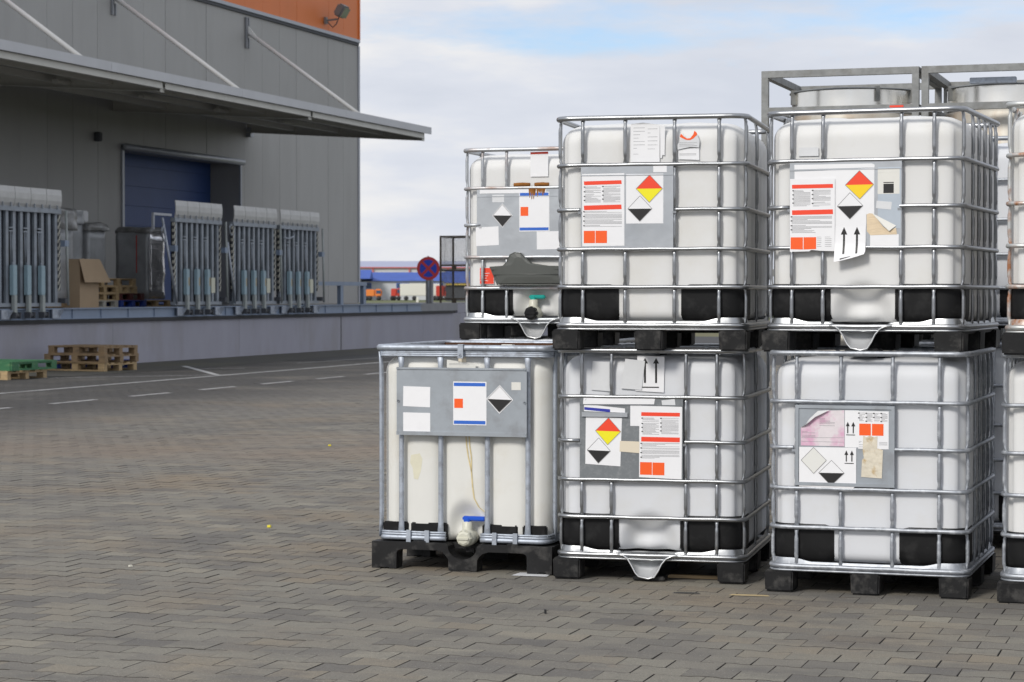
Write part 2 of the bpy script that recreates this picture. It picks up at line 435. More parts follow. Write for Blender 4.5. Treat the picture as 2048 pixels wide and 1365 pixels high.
    c = mixc(lw2.outputs[0], c, (0.055, 0.053, 0.052, 1))
    c = mixc(ramp(noise(7.0, 6, 0.7, (0.6, 1.6, 1)), 0.58, 0.72, 0.45), c, (0.115, 0.105, 0.095, 1))     # small dark smears
    c = mixc(ramp(noise(11.0, 5, 0.7), 0.52, 0.75, 0.5), c, (0.135, 0.127, 0.112, 1))      # mottling within a block
    c = mixc(ramp(noise(95, 3, 0.6), 0.60, 0.72, 0.55), c, (0.105, 0.098, 0.088, 1))       # dark grains
    c = mixc(ramp(noise(120, 2, 0.5), 0.68, 0.74, 0.75), c, (0.46, 0.44, 0.40, 1))         # pale grains and sand
    g = noise(150, 3, 0.75)
    mr = N('ShaderNodeMapRange'); mr.inputs['From Min'].default_value = 0.25; mr.inputs['From Max'].default_value = 0.75; mr.inputs['To Min'].default_value = 0.66; mr.inputs['To Max'].default_value = 1.34
    L(g, mr.inputs['Value'])
    sc = N('ShaderNodeVectorMath'); sc.operation = 'SCALE'
    L(c, sc.inputs[0]); L(mr.outputs['Result'], sc.inputs['Scale'])
    L(sc.outputs['Vector'], b.inputs['Base Color'])
    bp = N('ShaderNodeBump'); bp.inputs['Strength'].default_value = 0.45; bp.inputs['Distance'].default_value = 0.003
    L(noise(210, 3, 0.7), bp.inputs['Height'])
    L(bp.outputs['Normal'], b.inputs['Normal'])
    return m
M['paver'] = paver_material()
M['joint'] = mat('dirt_in_paver_joints', (0.068, 0.062, 0.053), 0.95, 0, var=0.6, vscale=22)
M['bed'] = mat('dark_joint_sand', (0.045, 0.041, 0.036), 0.95, 0, var=0.3, vscale=8)
M['asphalt'] = mat('dark_worn_asphalt', (0.050, 0.049, 0.0485), 0.85, 0, var=0.10, vscale=0.6, stain=(0.066, 0.062, 0.057), sscale=0.35, samt=0.6, bump=0.15, bscale=60)
M['gutter'] = mat('dirty_dark_kerb_strip', (0.062, 0.060, 0.052), 0.9, 0, var=0.2, vscale=1.2, stain=(0.085, 0.082, 0.05), sscale=0.8, samt=0.7)
M['grass'] = mat('dry_green_grass', (0.105, 0.125, 0.045), 0.9, 0, var=0.25, vscale=0.4, stain=(0.20, 0.15, 0.08), sscale=0.12, samt=0.6)
M['soil'] = mat('yard_subsoil', (0.10, 0.098, 0.094), 0.9, 0, var=0.1, vscale=0.5)

# ------------------------------------------------------------------ mesh helpers
class MB:
    def __init__(self):
        self.v = []; self.f = []; self.m = []; self.s = []

    def add(self, verts, faces, mi=0, smooth=False):
        o = len(self.v)
        self.v += [tuple(p) for p in verts]
        for fc in faces:
            self.f.append(tuple(i + o for i in fc)); self.m.append(mi); self.s.append(smooth)
        return self

    def box(self, x0, x1, y0, y1, z0, z1, mi=0):
        v = [(x0, y0, z0), (x1, y0, z0), (x1, y1, z0), (x0, y1, z0), (x0, y0, z1), (x1, y0, z1), (x1, y1, z1), (x0, y1, z1)]
        return self.add(v, [(0, 3, 2, 1), (4, 5, 6, 7), (0, 1, 5, 4), (1, 2, 6, 5), (2, 3, 7, 6), (3, 0, 4, 7)], mi)

    def bbox(self, x0, x1, y0, y1, z0, z1, bev=0.01, mi=0, taper=0.0):
        """box with chamfered edges; taper widens the top"""
        bm = bmesh.new()
        bmesh.ops.create_cube(bm, size=1.0)
        for p in bm.verts:
            top = p.co.z > 0
            ex = taper if top else 0
            p.co = Vector(((x0 - ex) if p.co.x < 0 else (x1 + ex), (y0 - ex) if p.co.y < 0 else (y1 + ex), z1 if top else z0))
        bmesh.ops.bevel(bm, geom=list(bm.edges), offset=bev, segments=2, affect='EDGES')
        bm.verts.index_update()
        self.add([p.co[:] for p in bm.verts], [[q.index for q in fc.verts] for fc in bm.faces], mi, False)
        bm.free()
        return self

    def sweep(self, pts, rx, ry=None, closed=False, seg=8, ref=(0, 0, 1), mi=0, caps=True):
        """elliptic tube along pts: rx across (tangent x ref), ry along ref; rx, ry may be lists"""
        pts = [Vector(p) for p in pts]
        n = len(pts)
        ry = rx if ry is None else ry
        ref = Vector(ref)
        V = []
        for i, p in enumerate(pts):
            a = pts[(i - 1) % n] if (closed or i > 0) else p
            b = pts[(i + 1) % n] if (closed or i < n - 1) else p
            t = (b - a).normalized()
            bx = t.cross(ref)
            if bx.length < 1e-4:
                bx = t.cross(Vector((1, 0, 0)))
            bx.normalize()
            up = bx.cross(t).normalized()
            r1 = rx[i] if hasattr(rx, '__len__') else rx
            r2 = ry[i] if hasattr(ry, '__len__') else ry
            for k in range(seg):
                an = 2 * math.pi * k / seg
                V.append(p + bx * (math.cos(an) * r1) + up * (math.sin(an) * r2))
        F = []
        m = n if closed else n - 1
        for i in range(m):
            j = (i + 1) % n
            for k in range(seg):
                l = (k + 1) % seg
                F.append((i * seg + k, i * seg + l, j * seg + l, j * seg + k))
        self.add(V, F, mi, True)
        if not closed and caps:
            o = len(self.v) - len(V)
            self.f.append(tuple(o + k for k in range(seg))[::-1]); self.m.append(mi); self.s.append(False)
            self.f.append(tuple(o + (n - 1) * seg + k for k in range(seg))); self.m.append(mi); self.s.append(False)
        return self

    def tube(self, p, q, r, seg=8, mi=0):
        d = Vector(q) - Vector(p)
        ref = (0, 0, 1) if abs(d.normalized().z) < 0.9 else (0, 1, 0)
        return self.sweep([p, q], r, r, False, seg, ref, mi)

    def beam(self, p, q, w, h, mi=0, ref=(0, 0, 1)):
        """square bar"""
        p, q = Vector(p), Vector(q)
        t = (q - p).normalized()
        bx = t.cross(Vector(ref))
        if bx.length < 1e-4:
            bx = t.cross(Vector((0, 1, 0)))
        bx.normalize()
        up = bx.cross(t)
        V = []
        for c in (p, q):
            for a, b in ((-1, -1), (1, -1), (1, 1), (-1, 1)):
                V.append(c + bx * (a * w / 2) + up * (b * h / 2))
        return self.add(V, [(3, 2, 1, 0), (4, 5, 6, 7), (0, 1, 5, 4), (1, 2, 6, 5), (2, 3, 7, 6), (3, 0, 4, 7)], mi)

    def prism_xz(self, poly, y0, y1, mi=0):
        """polygon in x,z extruded along y"""
        n = len(poly)
        V = [(p[0], y0, p[1]) for p in poly] + [(p[0], y1, p[1]) for p in poly]
        F = [tuple(range(n)), tuple(range(2 * n - 1, n - 1, -1))]
        for i in range(n):
            j = (i + 1) % n
            F.append((i, i + n, j + n, j))
        return self.add(V, F, mi)

    def prism_yz(self, poly, x0, x1, mi=0, smooth=False):
        n = len(poly)
        V = [(x0, p[0], p[1]) for p in poly] + [(x1, p[0], p[1]) for p in poly]
        F = [tuple(range(n)), tuple(range(2 * n - 1, n - 1, -1))]
        for i in range(n):
            j = (i + 1) % n
            F.append((i, i + n, j + n, j))
        return self.add(V, F, mi, smooth)

    def lathe(self, prof, seg=24, c=(0, 0, 0), mi=0, axis='z', smooth=True):
        V = []; F = []
        for r, h in prof:
            for k in range(seg):
                a = 2 * math.pi * k / seg
                if axis == 'z':
                    V.append((c[0] + r * math.cos(a), c[1] + r * math.sin(a), c[2] + h))
                elif axis == 'y':
                    V.append((c[0] + r * math.cos(a), c[1] + h, c[2] + r * math.sin(a)))
                else:
                    V.append((c[0] + h, c[1] + r * math.cos(a), c[2] + r * math.sin(a)))
        for i in range(len(prof) - 1):
            for k in range(seg):
                l = (k + 1) % seg
                F.append((i * seg + k, i * seg + l, (i + 1) * seg + l, (i + 1) * seg + k))
        return self.add(V, F, mi, smooth)

    def mesh(self, name, mats):
        me = bpy.data.meshes.new(name)
        me.from_pydata(self.v, [], self.f)
        for mm in (mats if isinstance(mats, (list, tuple)) else [mats]):
            me.materials.append(mm)
        me.polygons.foreach_set('material_index', self.m)
        me.polygons.foreach_set('use_smooth', self.s)
        bm = bmesh.new(); bm.from_mesh(me)
        bmesh.ops.recalc_face_normals(bm, faces=bm.faces)
        bm.to_mesh(me); bm.free()
        me.update()
        return me

    def build(self, name, mats, parent=None, label=None):
        return link(name, self.mesh(name, mats), parent, label)


def link(name, me, parent=None, label=None, loc=None):
    o = bpy.data.objects.new(name, me)
    C.objects.link(o)
    if parent is not None:
        o.parent = parent
    if loc is not None:
        o.location = loc
    if label:
        o['label'] = label
    return o


def tag(o, label, cat, group=None):
    o['label'] = label; o['category'] = cat
    if group:
        o['group'] = group
    return o


def thing(name, label, cat, loc=(0, 0, 0), rz=0.0, group=None):
    o = bpy.data.objects.new(name, None)
    o.empty_display_size = 0.2
    C.objects.link(o)
    o.location = loc; o.rotation_euler = (0, 0, rz)
    return tag(o, label, cat, group)


def struct(o):
    o['kind'] = 'structure'
    return o


def dup(root, loc, rz, label, group=None):
    """copy of a thing with copies of its parts and sub-parts (shared meshes)"""
    r = root.copy(); C.objects.link(r)
    r.location = loc; r.rotation_euler = (0, 0, rz)
    r['label'] = label
    if group:
        r['group'] = group
    for ch in KIDS[root.name]:
        c = ch.copy(); C.objects.link(c); c.parent = r
        KIDS.setdefault(r.name, []).append(c)
        for g in KIDS.get(ch.name, []):
            d = g.copy(); C.objects.link(d); d.parent = c
            KIDS.setdefault(c.name, []).append(d)
    return r

KIDS = {}
def note(root):
    """remember the children of a finished thing so that it can be copied"""
    KIDS[root.name] = [o for o in C.objects if o.parent == root]
    for c in KIDS[root.name]:
        KIDS[c.name] = [o for o in C.objects if o.parent == c]

def remat(o, m):
    for sl in o.material_slots:
        sl.link = 'OBJECT'; sl.material = m

def smooth01(t):
    t = max(0.0, min(1.0, t))
    return t * t * (3 - 2 * t)

# ------------------------------------------------------------------ ground
def sheet_mesh(poly, z, name, m):
    b = MB()
    b.add([(p[0], p[1], z) for p in poly], [tuple(range(len(poly)))])
    return b.build(name, m)

PX0, PX1, PY0, PY1 = -19.6, 3.2, 4.4, 44.0
struct(sheet_mesh([(-900, -400), (900, -400), (900, 3000), (-900, 3000)], -0.075, 'grass_field', M['grass']))
struct(sheet_mesh([(-60, -40), (40, -40), (40, 75), (-60, 75)], -0.060, 'yard_ground', M['soil']))
struct(sheet_mesh([(-21.9, -40), (PX0 - 0.02, -40), (PX0 - 0.02, 72), (-21.9, 72)], 0.0, 'asphalt_road', M['asphalt']))
struct(sheet_mesh([(PX0 - 0.02, PY1 + 0.02), (30, PY1 + 0.02), (30, 72), (PX0 - 0.02, 72)], 0.0, 'asphalt_yard', M['asphalt']))
struct(sheet_mesh([(-21.75, 25), (-19.55, 25), (-19.2, 40), (-19.6, 49), (-19.9, 66), (-21.75, 66)], 0.004, 'kerb_strip', M['gutter']))

paving = thing('brick_paving', 'worn interlocking concrete paving of the yard', 'paving')
paving.pop('category', None); paving.pop('label', None)
struct(paving)
bed = sheet_mesh([(PX0 - 0.1, PY0 - 0.1), (PX1 + 0.1, PY0 - 0.1), (PX1 + 0.1, PY1 + 0.1), (PX0 - 0.1, PY1 + 0.1)], -0.011, 'joint_bed', M['bed'])
bed.parent = paving
PL, PP, PD = 0.2, 0.17, 0.0075      # length, row pitch, wave of the interlocking outline
g = 0.0014
top = [(-.1 + g, PP / 2 + PD - g), (-.062, PP / 2 + PD - g), (-.038, PP / 2 - PD - g), (.038, PP / 2 - PD - g), (.062, PP / 2 + PD - g), (.1 - g, PP / 2 + PD - g)]
outl = top + [(-x, -y) for x, y in top]
outl = np.array(outl)
NP = len(outl)
def paver_rings():
    rings = []
    for sc, z in ((1.0, -0.03), (1.0, -0.0022), (0.957, 0.0)):
        o = outl.copy()
        if sc < 1:
            o = o - np.sign(o) * np.array([0.0014, 0.0026])
        rings.append(np.column_stack([o, np.full(NP, z)]))
    return np.vstack(rings)
PV = paver_rings()
PF = []
for r_ in range(2):
    for i in range(NP):
        j = (i + 1) % NP
        PF.append((r_ * NP + i, r_ * NP + j, (r_ + 1) * NP + j, (r_ + 1) * NP + i)[::-1])
PF.append(tuple(2 * NP + i for i in range(NP))[::-1])
PM = [1] * (2 * NP) + [0]          # sides and chamfers hold joint dirt, the top is bare concrete

rng = np.random.default_rng(3)
cent = []
rows = int((PY1 - PY0) / PP)
for r_ in range(rows):
    y = PY0 + (r_ + 0.5) * PP
    off = 0.1 if r_ % 2 else 0.0
    n = int((PX1 - PX0 - off) / PL)
    for k in range(n):
        cent.append((PX0 + off + 0.1 + k * PL, y))
cent = np.array(cent)
# jitter: each paver sits a little high or low and tilts a little
jz = rng.normal(0, 0.0006, len(cent)) + 0.006 * np.clip((cent[:, 0] + 13.2) / 3.0, 0, 1) * np.sin(cent[:, 0] * 0.9 + 1.0) * np.sin(cent[:, 1] * 0.7)
jr = rng.normal(0, 0.008, len(cent))
tx = rng.normal(0, 0.0042, len(cent)); ty = rng.normal(0, 0.0042, len(cent))
jx = rng.normal(0, 0.0009, (len(cent), 2))
ca, sa = math.cos(R(18.1956)), math.sin(R(18.1956))
depth = -cent[:, 0] * sa + cent[:, 1] * ca
side = cent[:, 0] * ca + cent[:, 1] * sa
vv = 1.4614 / depth * 4400 + 586
uu = 1024 + 4400 * side / depth
vis = (uu > 5) & (uu < 2043) & (vv < 1360)
order = np.argsort(np.where(vis, depth, 1e9))
near = set(order[:300].tolist())
single = MB(); single.add(PV.tolist(), [f[::-1] for f in PF])
single.m = list(PM)
single_me = single.mesh('paver', [M['paver'], M['joint']])
for i in sorted(near):
    o = link('paver', single_me, paving, None, (cent[i, 0] + jx[i, 0], cent[i, 1] + jx[i, 1], jz[i]))
    o.rotation_euler = (tx[i], ty[i], jr[i] + (math.pi if rng.random() < .5 else 0))
rest = np.array([i for i in range(len(cent)) if i not in near])
nr = len(rest)
base = np.repeat(PV[None], nr, 0)
c_, s_ = np.cos(jr[rest])[:, None], np.sin(jr[rest])[:, None]
bx = base[:, :, 0] * c_ - base[:, :, 1] * s_
by = base[:, :, 0] * s_ + base[:, :, 1] * c_
bz = base[:, :, 2] + jz[rest][:, None] + bx * ty[rest][:, None] * -1 + by * tx[rest][:, None]
co = np.stack([bx + cent[rest, 0][:, None] + jx[rest, 0][:, None], by + cent[rest, 1][:, None] + jx[rest, 1][:, None], bz], -1).reshape(-1, 3)
nv1 = len(PV)
lt1 = np.array([len(f) for f in PF], dtype=np.int32)
li1 = np.array([i for f in PF for i in f[::-1]], dtype=np.int32)
LI = (li1[None] + (np.arange(nr) * nv1)[:, None]).reshape(-1).astype(np.int32)
LT = np.tile(lt1, nr)
LS = np.concatenate([[0], np.cumsum(LT)[:-1]]).astype(np.int32)
me = bpy.data.meshes.new('paver_field')
me.vertices.add(len(co)); me.vertices.foreach_set('co', co.astype(np.float32).reshape(-1))
me.loops.add(len(LI)); me.loops.foreach_set('vertex_index', LI)
me.polygons.add(len(LT)); me.polygons.foreach_set('loop_start', LS); me.polygons.foreach_set('loop_total', LT)
me.update(calc_edges=True); me.validate()
me.materials.append(M['paver']); me.materials.append(M['joint'])
me.polygons.foreach_set('material_index', np.tile(np.array(PM, dtype=np.int32), nr))
me.polygons.foreach_set('use_smooth', np.zeros(len(LT), dtype=bool))
pf = link('paver_field', me, paving)
pf['kind'] = 'stuff'

# painted markings on the asphalt, 4 mm up
def marking(p, q, w, z=0.005):
    p, q = Vector((p[0], p[1], 0)), Vector((q[0], q[1], 0))
    t = (q - p).normalized(); n = Vector((-t.y, t.x, 0)) * (w / 2)
    b = MB(); b.add([(*(p - n).xy, z), (*(q - n).xy, z), (*(q + n).xy, z), (*(p + n).xy, z)], [(0, 1, 2, 3)])
    return struct(b.build('road_marking', M['paint_line']))
marking((-17.0, 22), (-17.0, 60), 0.11)
for k in range(-2, 12):
    y0 = 25.55 + 2.2 * k
    marking((-14.78, y0), (-14.78, y0 + 1.2), 0.10)
marking((-19.9, 39.6), (-17.06, 35.3), 0.12)
marking((-19.4, 33.2), (-17.06, 35.6), 0.07)
marking((-18.9, 38.3), (-18.2, 38.8), 0.09)
marking((-18.5, 42.0), (-18.1, 50.0), 0.06)

# ------------------------------------------------------------------ intermediate bulk containers
D = 1.16                                  # depth of a container; the front is 1 m wide
HOOPS = [0.126, 0.318, 0.509, 0.707, 0.932, 1.168]
VB = [0.155, 0.372, 0.622, 0.846]         # upright positions, plain face
VF = [0.148, 0.302, 0.685, 0.843]         # upright positions, valve face
VSIDE = [0.09, 0.36, 0.54, 0.72, 0.90, 1.07]
def L3(u, d, z):
    """front-left-bottom coordinates to the container's own frame (origin at the middle of its base)"""
    return (u - 0.5, d - D / 2, z)

def round_rect(inset, r, n=6, ns=1, nd=1, insx=None):
    """closed loop of (u, d) anticlockwise from the front-left, with inset from the pallet outline"""
    ix = inset if insx is None else insx
    x0, x1, y0, y1 = ix, 1 - ix, inset, D - inset
    P = []
    def arc(cx, cy, a0):
        for k in range(n + 1):
            a = R(a0 + 90 * k / n)
            P.append((cx + r * math.cos(a), cy + r * math.sin(a)))
    def line(p, q, m):
        for k in range(1, m):
            P.append((p[0] + (q[0] - p[0]) * k / m, p[1] + (q[1] - p[1]) * k / m))
    arc(x0 + r, y0 + r, 180); line((x0 + r, y0), (x1 - r, y0), ns)
    arc(x1 - r, y0 + r, 270); line((x1, y0 + r), (x1, y1 - r), nd)
    arc(x1 - r, y1 - r, 0); line((x1 - r, y1), (x0 + r, y1), ns)
    arc(x0 + r, y1 - r, 90); line((x0, y1 - r), (x0, y0 + r), nd)
    return P

def bottle_mesh(vfront, aged=False, niche=None, vside=VSIDE):
    loop = round_rect(0.058 if aged else 0.045, 0.10, 8, 52, 40, 0.034 if aged else 0.028)
    zb, zt, rt, rb = 0.148, 1.143, 0.10, 0.05
    lev = []
    for k in range(6):
        a = R(90 * k / 5); lev.append((zb + rb * (1 - math.sin(math.pi / 2 - a)) if 0 else zb + rb * (1 - math.cos(a)), rb * (1 - math.sin(a))))
    for k in range(1, 42):
        lev.append((zb + rb + (zt - rt - zb - rb) * k / 42, 0.0))
    for k in range(10):
        a = R(90 * k / 9); lev.append((zt - rt + rt * math.sin(a), rt * (1 - math.cos(a))))
    cx, cy = 0.5, D / 2
    V = []
    gw = 0.028 if aged else 0.017
    gd = 0.022 if aged else 0.0055
    for z, ins in lev:
        for (u, d) in loop:
            ddx = u - cx; ddy = d - cy
            # inset for the rounded top and bottom
            x = cx + ddx * (1 - ins / 0.44); y = cy + ddy * (1 - ins / 0.52)
            fade = smooth01((z - 0.16) / 0.05) * smooth01((zt - z) / 0.10)
            if d < 0.075 and 0.10 < u < 0.90:
                h = sum(gd * math.exp(-((u - q) / gw) ** 2) for q in vfront) * fade
                if aged:
                    h -= 0.006 * math.exp(-((min(abs(u - q) for q in vfront) - 0.10) / 0.06) ** 2) * fade
                if niche:
                    nu, nz, rw, rh, dp = niche
                    rr = math.hypot((u - nu) / rw, (z - nz) / rh) if z > nz else abs(u - nu) / rw
                    h += dp * smooth01((1.0 - rr) / 0.55)
                    # outlet neck bulging out at the bottom of the recess
                    h -= 0.030 * smooth01(1 - math.hypot((u - nu) / 0.10, (z - 0.155) / 0.08))
                y += h
            elif d > D - 0.075:
                y -= sum(gd * math.exp(-((u - q) / gw) ** 2) for q in VB) * fade
            if u < 0.06 or u > 0.94:
                h = sum((0.024 if aged else 0.019) * math.exp(-((d - q) / 0.024) ** 2) for q in vside) * fade
                x += h if u < 0.5 else -h
            V.append(L3(x, y, z))
    n = len(loop)
    F = []
    for i in range(len(lev) - 1):
        for k in range(n):
            l = (k + 1) % n
            F.append((i * n + k, i * n + l, (i + 1) * n + l, (i + 1) * n + k))
    # domed top: rings shrinking to the middle
    last = len(lev) - 1
    prev = list(range(last * n, last * n + n))
    for t, dz in ((0.8, 0.004), (0.5, 0.002), (0.25, -0.006)):
        o = len(V)
        for i in prev_ring(V, last * n, n):
            V.append((i[0] * t, i[1] * t, zt + dz - 0.009 * math.cos(i[0] * 13)))
        cur = list(range(o, o + n))
        for k in range(n):
            l = (k + 1) % n
            F.append((prev[k], prev[l], cur[l], cur[k]))
        prev = cur
    F.append(tuple(prev))
    F.append(tuple(range(n))[::-1])
    b = MB(); b.add(V, F, 0, True)
    return b

def prev_ring(V, o, n):
    return [V[o + k] for k in range(n)]

def hoop_pts(inset=0.0185, r=0.075, gap=None):
    P = round_rect(inset, r, 7, 18, 18)
    if gap is None:
        return P, True
    # open hoop: leave out the front stretch between gap[0] and gap[1]
    k0 = [i for i, p in enumerate(P) if p[1] < inset + 1e-6 and p[0] > gap[1]][0]
    P2 = P[k0:] + P[:k0]
    P2 = [p for p in P2 if not (p[1] < inset + 1e-6 and gap[0] < p[0] < gap[1])]
    P2 = [(gap[1], inset)] + P2 + [(gap[0], inset)]
    return P2, False

def upright_mesh(z0, z1, phase=0):
    """tube flattened and pushed inwards where it is welded to the hoops; local x along the face, y inwards"""
    zs = []
    z = z0
    while z < z1:
        zs.append(z); z += 0.0125
    zs.append(z1)
    P = []; rx = []; ry = []
    for z in zs:
        dm = min(abs(z - q) for q in HOOPS)
        w = math.exp(-(dm / 0.016) ** 2)
        pin = math.exp(-((dm - 0.034) / 0.011) ** 2)
        P.append((0, 0.002 + 0.011 * w + 0.003 * pin, z))
        rx.append(0.0105 + 0.0022 * w - 0.0028 * pin)
        ry.append(0.0098 - 0.0045 * w - 0.002 * pin)
    b = MB()
    b.sweep(P, rx, ry, False, 10, (0, 1, 0))
    return b

def guard_mesh(u_to, sgn, side_len=0.11, ztop=0.333):
    """black corner guard: shell 6 mm proud of the bottle round a front corner"""
    loop = []
    r = 0.10
    ins, insx = 0.0415, 0.0235
    n = 14
    for k in range(n + 1):                         # along the front towards the corner
        loop.append((u_to + (insx + r - u_to) * k / n, ins))
    for k in range(1, 9):
        a = R(270 - 90 * k / 8)
        loop.append((insx + r + r * math.cos(a), ins + r + r * math.sin(a)))
    for k in range(1, 4):
        loop.append((insx, ins + r + side_len * k / 3))
    zs = [(0.140, 0.030), (0.150, 0.015), (0.164, 0.006), (0.185, 0.001), (0.22, 0), (0.26, 0.0), (0.30, 0), (ztop - 0.006, 0.0), (ztop, 0.004)]
    b = MB(); V = []; F = []
    cx, cy = 0.5, D / 2
    for z, inn in zs:
        for i, (u, d) in enumerate(loop):
            f = inn
            # lower corner of the inner end is rounded
            zz = z
            if i < 3:
                zz = z - 0.004 * (3 - i) if z > 0.3 else z + 0.006 * (3 - i) * (z < 0.17)
            x = u + f * (1 if u < ins + 0.05 else 0.25)
            y = d + f * (1 if d < ins + 0.05 else 0.25)
            if sgn > 0:
                x = 1 - x
            V.append(L3(x, y, zz))
    n = len(loop)
    for i in range(len(zs) - 1):
        for k in range(n - 1):
            F.append((i * n + k, i * n + k + 1, (i + 1) * n + k + 1, (i + 1) * n + k))
    b.add(V, F, 0, True)
    return b

def tray_mesh(spout):
    """sheet steel bottom tray: pan, upstand that rises at the corners, outer bead"""
    b = MB()
    loop = round_rect(0.0235, 0.082, 8, 40, 30)
    n = len(loop)
    V = []
    def hz(u, d):
        du = min(u, 1 - u); dd = min(d, D - d)
        s = max(du, dd)                                  # distance from the corner along the side
        return 0.149 + 0.017 * (1 - smooth01((s - 0.13) / 0.10))
    for (ins, kind) in ((0.0, 0), (0.0, 1), (0.004, 2), (0.0085, 3)):
        for (u, d) in loop:
            x = 0.5 + (u - 0.5) * (1 - ins * 2); y = D / 2 + (d - D / 2) * (1 - ins * 1.7)
            top_ = hz(u, d)
            if spout and d < 0.05 and 0.36 < u < 0.62:
                top_ = 0.134
            z = (0.112, 0.128, (0.128 + top_) / 2 + 0.004, top_)[kind]
            if kind == 0:
                x = 0.5 + (u - 0.5) * 1.004; y = D / 2 + (d - D / 2) * 1.004
            V.append(L3(x, y, z))
    F = []
    for i in range(3):
        for k in range(n):
            l = (k + 1) % n
            F.append((i * n + k, i * n + l, (i + 1) * n + l, (i + 1) * n + k))
    b.add(V, F, 0, True)
    pan = round_rect(0.045, 0.08, 5)
    b.add([L3(u, d, 0.131) for u, d in pan], [tuple(range(len(pan)))])
    b.add([L3(u, d, 0.114) for u, d in pan], [tuple(range(len(pan)))[::-1]])
    return b

def spout_mesh():
    """V shaped drip spout pressed out of the front of the tray"""
    prof = [(0.340, 0.132), (0.368, 0.128), (0.390, 0.112), (0.410, 0.080), (0.430, 0.042), (0.448, 0.022), (0.496, 0.012), (0.528, 0.020),
            (0.548, 0.05), (0.566, 0.088), (0.588, 0.114), (0.615, 0.128), (0.645, 0.132)]
    ts = [0, 0.15, 0.35, 0.6, 0.85, 1.0]
    b = MB(); V = []; F = []
    for t in ts:
        for (u, z) in prof:
            zz = 0.136 + (z - 0.136) * smooth01(t * 1.05)
            V.append(L3(0.496 + (u - 0.496) * (1.05 - 0.05 * t), 0.14 - 0.145 * t, zz))
    n = len(prof)
    for i in range(len(ts) - 1):
        for k in range(n - 1):
            F.append((i * n + k, i * n + k + 1, (i + 1) * n + k + 1, (i + 1) * n + k))
    b.add(V, F, 0, True)
    # rolled front edge
    b.sweep([L3(u, -0.005, z) for u, z in prof], 0.0035, 0.0035, False, 6, (0, 1, 0))
    return b

MESH = {}
def cached(key, fn, mats):
    if key not in MESH:
        MESH[key] = fn().mesh(key.split('|')[0], mats)
    return MESH[key]

def vertical_objs(root, vfront, gapu):
    full = cached('vertical_tube|full', lambda: upright_mesh(0.118, 1.172), M['galv'])
    low = cached('vertical_tube|low', lambda: upright_mesh(0.118, 0.512), M['galv'])
    up = cached('vertical_tube|up', lambda: upright_mesh(0.928, 1.172), M['galv'])
    ins = 0.0245
    def put(me_, u, d, rz):
        o = link('vertical_tube', me_, root, None, L3(u, d, 0)); o.rotation_euler = (0, 0, rz)
    for u in vfront:
        if gapu[0] + 0.02 < u < gapu[1] - 0.03:
            put(low, u, ins, 0); put(up, u, ins, 0)
        else:
            put(full, u, ins, 0)
    for u in VB:
        put(full, u, D - ins, math.pi)
    for d in VSIDE:
        put(full, 1 - ins, d, math.pi / 2)
        put(full, ins, d, -math.pi / 2)

